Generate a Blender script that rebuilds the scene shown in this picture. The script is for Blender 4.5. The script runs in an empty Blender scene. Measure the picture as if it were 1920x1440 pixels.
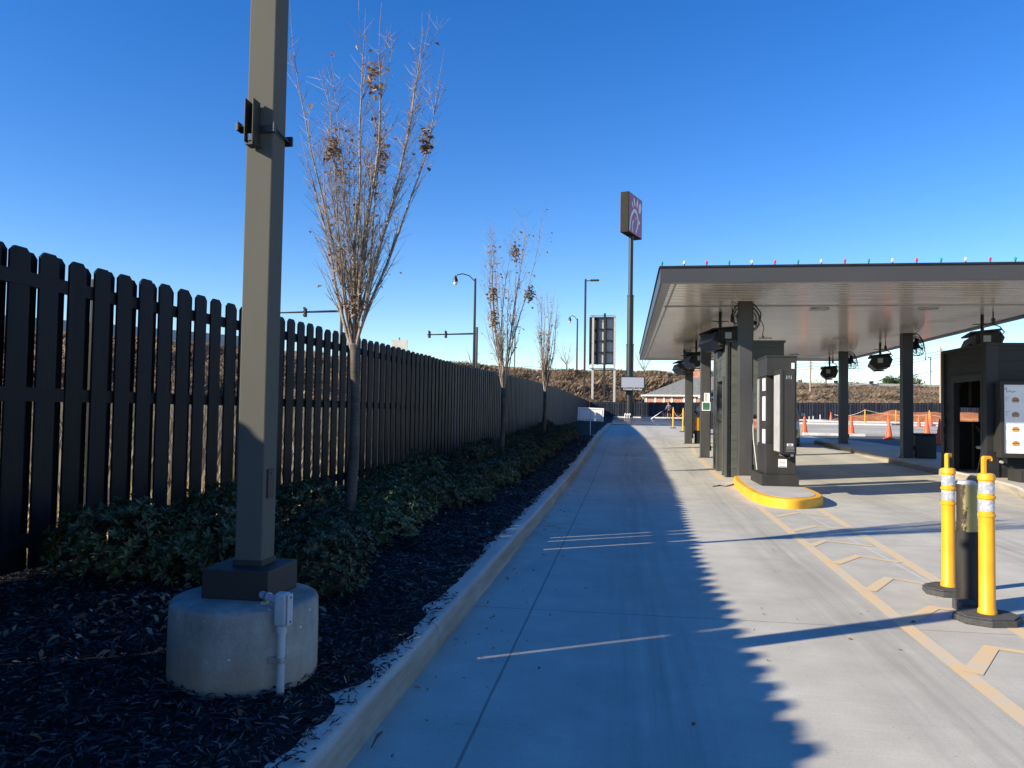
import bpy, bmesh, math, random
from mathutils import Vector, Matrix, noise
R = math.radians
PI = math.pi
rnd = random.Random(7)
S = bpy.context.scene
COL = S.collection

# ------------------------------------------------------------------ ground profile
GY = [-300, 15, 22.7, 28.9, 36, 56, 87, 400, 3000]
GZ = [0, 0, .12, .29, .38, .53, .95, 1.2, 1.2]
def G0(y):
    for i in range(len(GY) - 1):
        if y <= GY[i + 1]:
            t = max(0, (y - GY[i]) / (GY[i + 1] - GY[i]))
            return GZ[i] + (GZ[i + 1] - GZ[i]) * t
    return GZ[-1]
def G(y):
    return (G0(y - 1.5) + G0(y) + G0(y + 1.5)) / 3
FEN = [(-6, -3.62), (4.3, -3.76), (14, -3.46), (24, -3.3), (31, -3.3), (43, -3.5), (62, -3.7), (86.8, -4.05)]
def fx(y):
    for i in range(len(FEN) - 1):
        if y <= FEN[i + 1][0]:
            a, b = FEN[i], FEN[i + 1]
            return a[1] + (b[1] - a[1]) * (y - a[0]) / (b[0] - a[0])
    return FEN[-1][1]
def bedz(x, y):
    t = min(1, max(0, (-1.2 - x) / 2.4))
    return G(y) + .15 + .1 * t

# ------------------------------------------------------------------ node / material helpers
def newmat(name):
    m = bpy.data.materials.new(name); m.use_nodes = True
    nt = m.node_tree
    return m, nt, nt.nodes['Principled BSDF']
def nd(nt, t, **kw):
    n = nt.nodes.new(t)
    for k, v in kw.items(): setattr(n, k, v)
    return n
def setin(nt, node, key, v):
    if hasattr(v, 'is_output') or isinstance(v, bpy.types.NodeSocket): nt.links.new(v, node.inputs[key])
    else: node.inputs[key].default_value = v
def math_(nt, op, a, b=0.0, clamp=False):
    n = nd(nt, 'ShaderNodeMath', operation=op, use_clamp=clamp)
    setin(nt, n, 0, a); setin(nt, n, 1, b)
    return n.outputs[0]
def c4(c): return (c[0], c[1], c[2], 1)
def mix(nt, f, a, b, mode='MIX'):
    n = nd(nt, 'ShaderNodeMix', data_type='RGBA', blend_type=mode)
    setin(nt, n, 0, f)
    setin(nt, n, 6, c4(a) if isinstance(a, tuple) else a)
    setin(nt, n, 7, c4(b) if isinstance(b, tuple) else b)
    return n.outputs[2]
def pos(nt):
    return nd(nt, 'ShaderNodeTexCoord').outputs['Object']
def wpos(nt):
    return nd(nt, 'ShaderNodeNewGeometry').outputs['Position']
def scaled(nt, v, s):
    n = nd(nt, 'ShaderNodeMapping'); nt.links.new(v, n.inputs[0]); n.inputs['Scale'].default_value = s
    return n.outputs[0]
def nz(nt, v, scale, detail=4, rough=.55, dist=0):
    n = nd(nt, 'ShaderNodeTexNoise'); nt.links.new(v, n.inputs['Vector'])
    n.inputs['Scale'].default_value = scale; n.inputs['Detail'].default_value = detail
    n.inputs['Roughness'].default_value = rough; n.inputs['Distortion'].default_value = dist
    return n.outputs['Fac']
def ramp(nt, f, stops, interp='LINEAR'):
    n = nd(nt, 'ShaderNodeValToRGB'); nt.links.new(f, n.inputs[0])
    cr = n.color_ramp; cr.interpolation = interp
    while len(cr.elements) < len(stops): cr.elements.new(.5)
    for e, (p, c) in zip(cr.elements, stops):
        e.position = p; e.color = c4(c) if isinstance(c, tuple) else (c, c, c, 1)
    return n.outputs[0]
def rng(nt, f, a, b, c=0., d=1.):
    n = nd(nt, 'ShaderNodeMapRange'); setin(nt, n, 0, f)
    for i, v in enumerate((a, b, c, d)): n.inputs[i + 1].default_value = v
    return n.outputs[0]
def bump(nt, bs, h, strength=.3, dist=.01):
    n = nd(nt, 'ShaderNodeBump'); nt.links.new(h, n.inputs['Height'])
    n.inputs['Strength'].default_value = strength; n.inputs['Distance'].default_value = dist
    nt.links.new(n.outputs[0], bs.inputs['Normal'])
def paint(name, c, rough=.5, metal=0., var=.18, scale=6., bstr=.05, stretch=(1, 1, 1), spec=.5, dirt=0., world=False):
    m, nt, bs = newmat(name)
    v = scaled(nt, wpos(nt) if world else pos(nt), stretch)
    n = nz(nt, v, scale, 6)
    lo = tuple(x * (1 - var) for x in c); hi = tuple(min(1, x * (1 + var)) for x in c)
    col = ramp(nt, n, [(.3, lo), (.7, hi)])
    if dirt:
        d = nz(nt, v, scale * .35, 8, .7)
        col = mix(nt, rng(nt, d, .52, .72, 0, dirt), col, (.12, .1, .075))
    nt.links.new(col, bs.inputs['Base Color'])
    r = rng(nt, n, .3, .7, max(.02, rough - .08), min(1, rough + .08)); nt.links.new(r, bs.inputs['Roughness'])
    bs.inputs['Metallic'].default_value = metal
    bs.inputs['Specular IOR Level'].default_value = spec
    if bstr: bump(nt, bs, nz(nt, v, scale * 12, 3), bstr, .005)
    return m
def island_mat(name, stops, rough=.6, trans=0., spec=.3, bigvar=True, bumpy=False):
    m, nt, bs = newmat(name)
    g = nd(nt, 'ShaderNodeNewGeometry')
    col = ramp(nt, g.outputs['Random Per Island'], stops)
    if bigvar:
        n = nz(nt, wpos(nt), 1.1, 4)
        col = mix(nt, 1.0, col, ramp(nt, n, [(.3, .6), (.7, 1.3)]) if bigvar is True else ramp(nt, nz(nt, wpos(nt), bigvar, 5), [(.35, .55), (.65, 1.2)]), 'MULTIPLY')
    nt.links.new(col, bs.inputs['Base Color'])
    bs.inputs['Roughness'].default_value = rough
    bs.inputs['Specular IOR Level'].default_value = spec
    if trans:
        t = nd(nt, 'ShaderNodeBsdfTranslucent'); nt.links.new(col, t.inputs[0])
        ms = nd(nt, 'ShaderNodeMixShader'); ms.inputs[0].default_value = trans
        nt.links.new(bs.outputs[0], ms.inputs[1]); nt.links.new(t.outputs[0], ms.inputs[2])
        nt.links.new(ms.outputs[0], nt.nodes['Material Output'].inputs[0])
    return m

M = {}
def concrete(name, tone=(.53, .505, .43), road=True):
    m, nt, bs = newmat(name)
    p = wpos(nt)
    big = nz(nt, p, .35, 5)
    med = nz(nt, p, 2.2, 8, .65)
    fine = nz(nt, p, 90, 3, .7)
    streak = nz(nt, scaled(nt, p, (7, .22, 1)), 1.6, 6, .6)
    col = ramp(nt, big, [(.3, tuple(x * .86 for x in tone)), (.7, tuple(x * 1.07 for x in tone))])
    col = mix(nt, 1, col, ramp(nt, med, [(.3, .84), (.75, 1.1)]), 'MULTIPLY')
    col = mix(nt, .9, col, ramp(nt, fine, [(.25, .82), (.8, 1.12)]), 'MULTIPLY')
    speck = nz(nt, p, 38, 2, .5)
    col = mix(nt, rng(nt, speck, .70, .76, 0, .55), col, (.12, .11, .1))
    if road:
        sx = nd(nt, 'ShaderNodeSeparateXYZ'); nt.links.new(p, sx.inputs[0])
        X, Y = sx.outputs[0], sx.outputs[1]
        # rubbed tyre tracks running along the lane
        tr = None
        for cx, w in ((.15, .28), (1.55, .28), (4.0, .35), (5.6, .35)):
            d = math_(nt, 'ABSOLUTE', math_(nt, 'SUBTRACT', X, cx))
            t = rng(nt, d, w * .3, w * 1.6, 1, 0)
            tr = t if tr is None else math_(nt, 'MAXIMUM', tr, t)
        trk = math_(nt, 'MULTIPLY', tr, rng(nt, streak, .32, .66, .0, .62))
        col = mix(nt, trk, col, tuple(x * .52 for x in tone))
        # fine brushed finish across the lane
        br = nz(nt, scaled(nt, p, (.4, 60, 1)), 1.5, 3)
        col = mix(nt, .5, col, ramp(nt, br, [(.3, .93), (.7, 1.05)]), 'MULTIPLY')
        jl = None
        wob = math_(nt, 'MULTIPLY', math_(nt, 'SUBTRACT', med, .5), .012)
        Xw = math_(nt, 'ADD', X, wob); Yw = math_(nt, 'ADD', Y, wob)
        for cx in (-.62, 5.2):
            d = math_(nt, 'ABSOLUTE', math_(nt, 'SUBTRACT', Xw, cx))
            t = rng(nt, d, .004, .009, 1, 0)
            jl = t if jl is None else math_(nt, 'MAXIMUM', jl, t)
        mod = math_(nt, 'MODULO', math_(nt, 'ADD', Yw, 103.4 - 4.12 + .04), 3.43)
        d = math_(nt, 'ABSOLUTE', math_(nt, 'SUBTRACT', mod, 1.715))
        jt = rng(nt, d, .0035, .008, 1, 0)
        jl = math_(nt, 'MAXIMUM', jl, jt)
        col = mix(nt, math_(nt, 'MULTIPLY', jl, .62), col, (.09, .085, .08))
        # pale caulked joint between the yellow lines
        d = math_(nt, 'ABSOLUTE', math_(nt, 'SUBTRACT', Xw, 2.5))
        t = rng(nt, d, .005, .012, .7, 0)
        col = mix(nt, t, col, (.62, .6, .55))
        # oil and damp stains
        st = nz(nt, scaled(nt, p, (1, .5, 1)), .9, 7, .7, .6)
        col = mix(nt, rng(nt, st, .54, .78, 0, .42), col, tuple(x * .5 for x in tone))
    else:
        sx = nd(nt, 'ShaderNodeSeparateXYZ'); nt.links.new(p, sx.inputs[0])
        Yw = math_(nt, 'ADD', sx.outputs[1], math_(nt, 'MULTIPLY', math_(nt, 'SUBTRACT', med, .5), .03))
        mod = math_(nt, 'MODULO', math_(nt, 'ADD', Yw, 100 * 2.95 - 3.1), 2.95)
        d = math_(nt, 'ABSOLUTE', math_(nt, 'SUBTRACT', mod, 1.2))
        col = mix(nt, rng(nt, d, .004, .009, .7, 0), col, (.08, .07, .06))
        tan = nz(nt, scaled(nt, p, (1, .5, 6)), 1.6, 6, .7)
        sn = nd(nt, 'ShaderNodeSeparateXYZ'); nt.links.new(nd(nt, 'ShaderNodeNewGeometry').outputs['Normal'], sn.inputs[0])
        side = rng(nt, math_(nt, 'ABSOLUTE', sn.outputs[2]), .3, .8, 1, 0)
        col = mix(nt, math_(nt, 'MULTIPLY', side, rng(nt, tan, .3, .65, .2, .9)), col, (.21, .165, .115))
    nt.links.new(col, bs.inputs['Base Color'])
    bs.inputs['Roughness'].default_value = .82
    bs.inputs['Specular IOR Level'].default_value = .35
    h = math_(nt, 'ADD', fine, math_(nt, 'MULTIPLY', med, .6))
    bump(nt, bs, h, .35, .004)
    return m
M['road'] = concrete('concrete_road')
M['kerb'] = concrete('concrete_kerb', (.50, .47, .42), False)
def footing_mat():
    m, nt, bs = newmat('concrete_footing')
    p = pos(nt)
    med = nz(nt, scaled(nt, p, (1, 1, .35)), 5, 8, .65); fine = nz(nt, p, 110, 3, .7)
    band = nz(nt, scaled(nt, p, (.6, .6, 6)), 4, 4)
    col = ramp(nt, med, [(.3, (.12, .117, .105)), (.72, (.40, .375, .33))])
    col = mix(nt, .5, col, ramp(nt, band, [(.3, .85), (.7, 1.1)]), 'MULTIPLY')
    col = mix(nt, .9, col, ramp(nt, fine, [(.25, .78), (.8, 1.15)]), 'MULTIPLY')
    s = nd(nt, 'ShaderNodeSeparateXYZ'); nt.links.new(p, s.inputs[0])
    zz = math_(nt, 'ADD', s.outputs[2], math_(nt, 'MULTIPLY', math_(nt, 'SUBTRACT', med, .5), .25))
    col = mix(nt, rng(nt, zz, .05, .27, .8, 0), col, (.33, .2, .12))   # red clay staining near the soil
    sp = nz(nt, p, 21, 2, .4)
    col = mix(nt, rng(nt, sp, .74, .77, 0, .9), col, (.6, .6, .6))
    nt.links.new(col, bs.inputs['Base Color']); bs.inputs['Roughness'].default_value = .85
    bump(nt, bs, math_(nt, 'ADD', fine, med), .45, .006)
    return m
M['footing'] = footing_mat()
def asphalt():
    m, nt, bs = newmat('asphalt'); p = wpos(nt)
    a = nz(nt, p, .25, 5); f = nz(nt, p, 60, 3, .8)
    col = ramp(nt, a, [(.3, (.045, .047, .05)), (.7, (.085, .085, .085))])
    col = mix(nt, .9, col, ramp(nt, f, [(.3, .7), (.75, 1.5)]), 'MULTIPLY')
    nt.links.new(col, bs.inputs['Base Color']); bs.inputs['Roughness'].default_value = .85
    bump(nt, bs, f, .4, .005); return m
M['asphalt'] = asphalt()
def wet():
    m, nt, bs = newmat('wet_asphalt'); p = wpos(nt)
    a = nz(nt, scaled(nt, p, (.3, 1.0, 1)), .35, 5)
    nt.links.new(ramp(nt, a, [(.35, (.03, .032, .036)), (.65, (.1, .1, .1))]), bs.inputs['Base Color'])
    nt.links.new(ramp(nt, a, [(.42, .06), (.62, .75)]), bs.inputs['Roughness'])
    return m
M['wet'] = wet()
def gravel():
    m, nt, bs = newmat('gravel'); p = wpos(nt)
    a = nz(nt, scaled(nt, p, (.25, 1, 1)), .8, 6, .7); f = nz(nt, p, 9, 4, .8)
    col = ramp(nt, a, [(.35, (.3, .28, .23)), (.6, (.6, .56, .47))])
    col = mix(nt, .9, col, ramp(nt, f, [(.35, .55), (.7, 1.25)]), 'MULTIPLY')
    nt.links.new(col, bs.inputs['Base Color']); bs.inputs['Roughness'].default_value = .95
    bump(nt, bs, f, .8, .05); return m
M['gravel'] = gravel()
def clay():
    m, nt, bs = newmat('red_clay'); p = wpos(nt)
    a = nz(nt, p, 1.5, 8, .75)
    nt.links.new(ramp(nt, a, [(.3, (.2, .065, .02)), (.52, (.42, .15, .055)), (.75, (.5, .3, .17))]), bs.inputs['Base Color'])
    bs.inputs['Roughness'].default_value = .95; bump(nt, bs, a, 1, .25); return m
M['clay'] = clay()
def soil(name, a_, b_, sc=3, bs_=.6):
    m, nt, bs = newmat(name); p = wpos(nt)
    a = nz(nt, p, sc, 8, .75)
    nt.links.new(ramp(nt, a, [(.35, a_), (.68, b_)]), bs.inputs['Base Color'])
    bs.inputs['Roughness'].default_value = .95; bs.inputs['Specular IOR Level'].default_value = .15
    bump(nt, bs, a, bs_, .03); return m
M['mulch'] = soil('mulch_soil', (.005, .005, .006), (.018, .017, .018), 14)
M['ground'] = soil('dry_ground', (.2, .16, .1), (.5, .42, .29), 5)
M['hill'] = soil('hill_soil', (.11, .078, .05), (.26, .19, .125), .6, .1)
M['chips'] = island_mat('mulch_chip', [(0, (.008, .009, .013)), (.5, (.03, .031, .037)), (.82, (.075, .072, .075)), (.96, (.16, .12, .095)), (1, (.22, .18, .14))], .8, 0, .15)
M['deadleaf'] = island_mat('dead_leaf', [(0, (.1, .045, .02)), (.5, (.2, .1, .045)), (1, (.4, .3, .2))], .6, .2)
M['treeleaf'] = island_mat('clinging_leaf', [(0, (.13, .055, .025)), (.45, (.25, .13, .06)), (.75, (.5, .38, .26)), (1, (.62, .52, .42))], .55, .25, bigvar=False)
M['shrubleaf'] = island_mat('shrub_leaf', [(0, (.016, .03, .014)), (.5, (.044, .066, .032)), (.82, (.08, .105, .055)), (.9, (.07, .05, .02)), (1, (.11, .025, .02))], .42, .12, .5)
_nt = M['shrubleaf'].node_tree; _bs = _nt.nodes['Principled BSDF']; _l = _bs.inputs['Base Color'].links[0].from_socket
_oi = nd(_nt, 'ShaderNodeObjectInfo')
_c = mix(_nt, 1, _l, ramp(_nt, _oi.outputs['Random'], [(0, (.7, .75, .65)), (.5, (1.4, 1.25, .75)), (1, (1.7, 1.8, 1.4))]), 'MULTIPLY'); _nt.links.new(_c, _bs.inputs['Base Color'])
M['stem'] = paint('stem', (.07, .045, .03), .8)
M['brush'] = island_mat('dry_brush', [(0, (.2, .145, .1)), (.5, (.3, .22, .15)), (1, (.42, .33, .24))], .9, .5, .05, bigvar=.22)
M['drygrass'] = island_mat('dry_grass', [(0, (.18, .13, .07)), (.5, (.42, .34, .2)), (1, (.62, .54, .38))], .8, .2, .2)
M['greenleaf'] = island_mat('evergreen_leaf', [(0, (.02, .045, .015)), (.6, (.05, .09, .03)), (1, (.1, .13, .05))], .6, .1)
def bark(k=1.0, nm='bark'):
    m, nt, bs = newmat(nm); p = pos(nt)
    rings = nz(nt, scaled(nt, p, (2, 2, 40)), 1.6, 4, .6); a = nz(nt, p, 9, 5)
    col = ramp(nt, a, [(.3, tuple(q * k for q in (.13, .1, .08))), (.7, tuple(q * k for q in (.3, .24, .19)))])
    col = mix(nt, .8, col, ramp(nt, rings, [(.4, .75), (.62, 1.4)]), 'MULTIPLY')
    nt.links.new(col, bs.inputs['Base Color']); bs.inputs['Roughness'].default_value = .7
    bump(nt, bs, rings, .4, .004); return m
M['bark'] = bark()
M['trunkbark'] = bark(.27, 'shaded_trunk_bark')  # same bark, colour darkened to carry the shade on the trunks
def fence_mat(nm='black_stained_wood', k=1., ra=(.7, 1.35), rmin=.38):
    m, nt, bs = newmat(nm); p = wpos(nt)
    grain = nz(nt, scaled(nt, p, (14, 14, .7)), 2.2, 6, .65, .4)
    g = nd(nt, 'ShaderNodeNewGeometry')
    col = ramp(nt, grain, [(.3, (.0025 * k, .003 * k, .005 * k)), (.7, (.010 * k, .0115 * k, .016 * k))])
    col = mix(nt, 1, col, ramp(nt, g.outputs['Random Per Island'], [(0, ra[0]), (1, ra[1])]), 'MULTIPLY')
    kn = nz(nt, scaled(nt, p, (8, 8, 5)), 1.2, 2)
    col = mix(nt, rng(nt, kn, .72, .78, 0, .7), col, (.006, .006, .008))
    nt.links.new(col, bs.inputs['Base Color'])
    nt.links.new(rng(nt, grain, .3, .7, .38, .62), bs.inputs['Roughness'])
    bs.inputs['Specular IOR Level'].default_value = .18
    bump(nt, bs, grain, .35, .004); return m
M['fence'] = fence_mat()
M['fencemid'] = fence_mat('sheen_toned_black_wood', 1.7, (.3, 2.6), .3)  # base colour lightened to carry sky and lane sheen on the farther boards
M['fencegrey'] = fence_mat('weathered_dark_wood', 4.0, (.6, 1.5), .5)
M['bronze'] = paint('bronze_paint', (.098, .097, .083), .75, 0, .1, 3, .04, (1, 1, .4), .1, .12)
M['bronzedark'] = paint('dark_bronze_paint', (.03, .029, .028), .55, 0, .15, 4, .04, (1, 1, .4), .3, .1)
M['greysteel'] = paint('column_paint', (.05, .05, .051), .45, 0, .12, 3, .05, (1, 1, .3), .5, .15)
M['black'] = paint('black_metal', (.012, .012, .014), .4, 0, .3, 8)
M['blackplastic'] = paint('black_plastic', (.02, .02, .022), .5, 0, .3, 12)
M['pvc'] = paint('grey_conduit', (.42, .43, .45), .45, 0, .08, 10, .03, dirt=.25)
M['galv'] = paint('galvanised_steel', (.5, .5, .5), .35, .8, .15, 20)
M['lightgrey'] = paint('pale_grey_metal', (.42, .42, .42), .45, .1, .1, 6, dirt=.2)
M['fascia'] = paint('fascia_grey', (.05, .048, .05), .4, .1, .07, 1.2, .03, (.3, 1, 1), .5, .1)
def soffit():
    m, nt, bs = newmat('soffit_metal'); p = wpos(nt)
    a = nz(nt, scaled(nt, p, (.3, 3, 1)), 1.1, 5)
    nt.links.new(ramp(nt, a, [(.3, (.78, .74, .65)), (.7, (.88, .84, .75))]), bs.inputs['Base Color'])
    bs.inputs['Roughness'].default_value = .17; bs.inputs['Metallic'].default_value = .6
    bs.inputs['Specular IOR Level'].default_value = .6
    bump(nt, bs, nz(nt, scaled(nt, p, (.5, 5, 1)), 1.3, 3), .25, .02); return m
M['soffit'] = soffit()
M['siding'] = paint('painted_siding', (.075, .08, .07), .6, 0, .16, 2.5, .1, (.4, .4, 3), .4, .15)
M['sidingdark'] = paint('dark_siding', (.02, .021, .022), .55, 0, .2, 2.5, .1, (.4, .4, 3), .4, .1)
M['trim'] = paint('booth_trim', (.065, .067, .062), .5, 0, .14, 3)
M['trimdark'] = paint('dark_trim', (.018, .018, .02), .5, 0, .2, 3)
M['yellow'] = paint('yellow_plastic', (.78, .345, .008), .42, 0, .1, 4, .04, dirt=.28)
M['yellowkerb'] = paint('yellow_kerb_paint', (.72, .365, .02), .6, 0, .1, 5, .3, dirt=.35, world=True)
def worn():
    m, nt, bs = newmat('worn_yellow_paint'); p = wpos(nt)
    a = nz(nt, p, 3.5, 8, .75); f = nz(nt, p, 70, 3, .7)
    k = math_(nt, 'ADD', rng(nt, a, .35, .64, .04, .68), rng(nt, f, .35, .7, -.2, .3), True)
    col = mix(nt, k, (.53, .495, .41), (.78, .47, .13))
    nt.links.new(col, bs.inputs['Base Color']); bs.inputs['Roughness'].default_value = .8
    return m
M['worn'] = worn()
def ybollard():
    m, nt, bs = newmat('scraped_bollard_paint'); p = pos(nt)
    s = nd(nt, 'ShaderNodeSeparateXYZ'); nt.links.new(p, s.inputs[0])
    a = nz(nt, scaled(nt, p, (6, 6, 2.2)), 3.2, 8, .8)
    xx = math_(nt, 'ADD', math_(nt, 'MULTIPLY', s.outputs[0], 5.0), a)
    base = ramp(nt, nz(nt, p, 8, 4), [(.3, (.26, .225, .08)), (.7, (.36, .31, .12))])
    col = mix(nt, rng(nt, xx, .30, .34, 1, 0), base, (.035, .022, .012))
    nt.links.new(col, bs.inputs['Base Color']); bs.inputs['Roughness'].default_value = .6
    bump(nt, bs, a, .8, .01); return m
M['ybollard'] = ybollard()
M['sleeve'] = paint('black_bollard_sleeve', (.032, .03, .028), .7, 0, .35, 5, .3, (3, 3, .6), .2, .4)
M['rubber'] = paint('rubber_base', (.06, .06, .062), .9, 0, .3, 40, .7)
def reflect():
    m, nt, bs = newmat('reflective_sheeting')
    v = nd(nt, 'ShaderNodeTexVoronoi'); nt.links.new(scaled(nt, pos(nt), (1, 1, .8)), v.inputs['Vector']); v.inputs['Scale'].default_value = 55
    nt.links.new(ramp(nt, v.outputs['Distance'], [(.2, (.68, .68, .7)), (.7, (.4, .42, .48))]), bs.inputs['Base Color'])
    bs.inputs['Roughness'].default_value = .3; bs.inputs['Metallic'].default_value = .3; return m
M['reflect'] = reflect()
M['orange'] = paint('cone_orange', (.85, .1, .025), .55, 0, .1, 6, dirt=.1)
M['white'] = paint('white_paint', (.75, .75, .75), .5, 0, .06, 4)
M['offwhite'] = paint('dirty_white', (.6, .6, .58), .6, 0, .12, 5, dirt=.4)
M['menuwhite'] = paint('menu_face', (.82, .82, .84), .25, 0, .03, 4, 0)
M['screen'] = paint('screen_face', (.3, .3, .31), .3, 0, .08, 5, 0)
M['ink'] = paint('printed_ink', (.1, .1, .11), .5, 0, .1, 4, 0)
M['inkgrey'] = paint('grey_print', (.4, .4, .42), .5, 0, .1, 4, 0)
M['bun'] = paint('bun', (.5, .22, .07), .5, 0, .25, 40, 0)
M['meat'] = paint('filling', (.22, .06, .035), .5, 0, .4, 60, 0)
M['salad'] = paint('lettuce_and_cheese', (.55, .45, .1), .5, 0, .4, 60, 0)
M['signred'] = paint('sign_red', (.36, .016, .05), .35, 0, .08, 2, 0)
M['signside'] = paint('sign_cabinet', (.014, .016, .012), .7, 0, .25, 1.5, .1, (1, 1, 1), .2)
M['led'] = paint('led_panel', (.3, .32, .38), .4, 0, .06, 20, 0, (.1, .1, 6))
M['greenplate'] = paint('green_plate', (.05, .14, .08), .4)
M['bulbred'] = paint('red_bulb', (.7, .03, .06), .15, 0, .1, 9, 0)
M['bulbgreen'] = paint('green_bulb', (.01, .32, .2), .15, 0, .1, 9, 0)
M['bulbwhite'] = paint('white_bulb', (.8, .8, .78), .15, 0, .05, 9, 0)
M['car'] = paint('silver_blue_paint', (.3, .36, .42), .25, .5, .05, 2, 0)
M['cardark'] = paint('dark_car_paint', (.03, .032, .036), .25, .4, .05, 2, 0)
M['glass'] = paint('dark_glass', (.02, .025, .03), .08, 0, .1, 1, 0)
M['tyre'] = paint('tyre', (.02, .02, .02), .8)
M['taillight'] = paint('tail_lamp_red', (.45, .02, .02), .2)
M['wood'] = paint('raw_stud', (.16, .1, .055), .7, 0, .2, 5, .1, (4, 4, .5))
M['polewood'] = paint('utility_pole_wood', (.3, .26, .2), .8, 0, .2, 3, .1, (3, 3, .3))
M['concretebar'] = paint('barrier_concrete', (.42, .42, .4), .8, 0, .2, .6, .1, world=True)
M['roofshingle'] = paint('roof_shingle', (.16, .165, .16), .85, 0, .25, 4, .3)
M['roofdark'] = paint('dark_roof', (.06, .075, .09), .6, 0, .2, 2, .2)
M['skin'] = paint('skin', (.42, .24, .16), .5)
M['hair'] = paint('hair', (.03, .02, .012), .6)
M['shirt'] = paint('purple_grey_shirt', (.11, .09, .16), .8)
M['shorts'] = paint('black_shorts', (.02, .02, .025), .8)
M['spray'] = paint('spray', (.8, .82, .85), .9)
M['rope'] = paint('red_rope', (.55, .12, .08), .8)
M['tape'] = paint('pale_tape', (.7, .6, .45), .7)
M['clear'] = paint('lamp_lens', (.7, .72, .7), .2)
M['lens'] = paint('downlight_lens', (.42, .42, .4), .3)
def brick():
    m, nt, bs = newmat('red_brick')
    b = nd(nt, 'ShaderNodeTexBrick'); 
    mp = nd(nt, 'ShaderNodeMapping'); nt.links.new(pos(nt), mp.inputs[0]); mp.inputs['Rotation'].default_value = (R(90), 0, 0)
    nt.links.new(mp.outputs[0], b.inputs['Vector'])
    b.inputs['Color1'].default_value = (.35, .1, .055, 1); b.inputs['Color2'].default_value = (.5, .22, .13, 1); b.inputs['Mortar'].default_value = (.45, .38, .32, 1)
    b.inputs['Scale'].default_value = 2.2; b.inputs['Mortar Size'].default_value = .02
    n = nz(nt, pos(nt), 2, 5)
    col = mix(nt, .8, b.outputs['Color'], ramp(nt, n, [(.3, .65), (.7, 1.25)]), 'MULTIPLY')
    nt.links.new(col, bs.inputs['Base Color']); bs.inputs['Roughness'].default_value = .85; return m
M['brick'] = brick()

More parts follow.
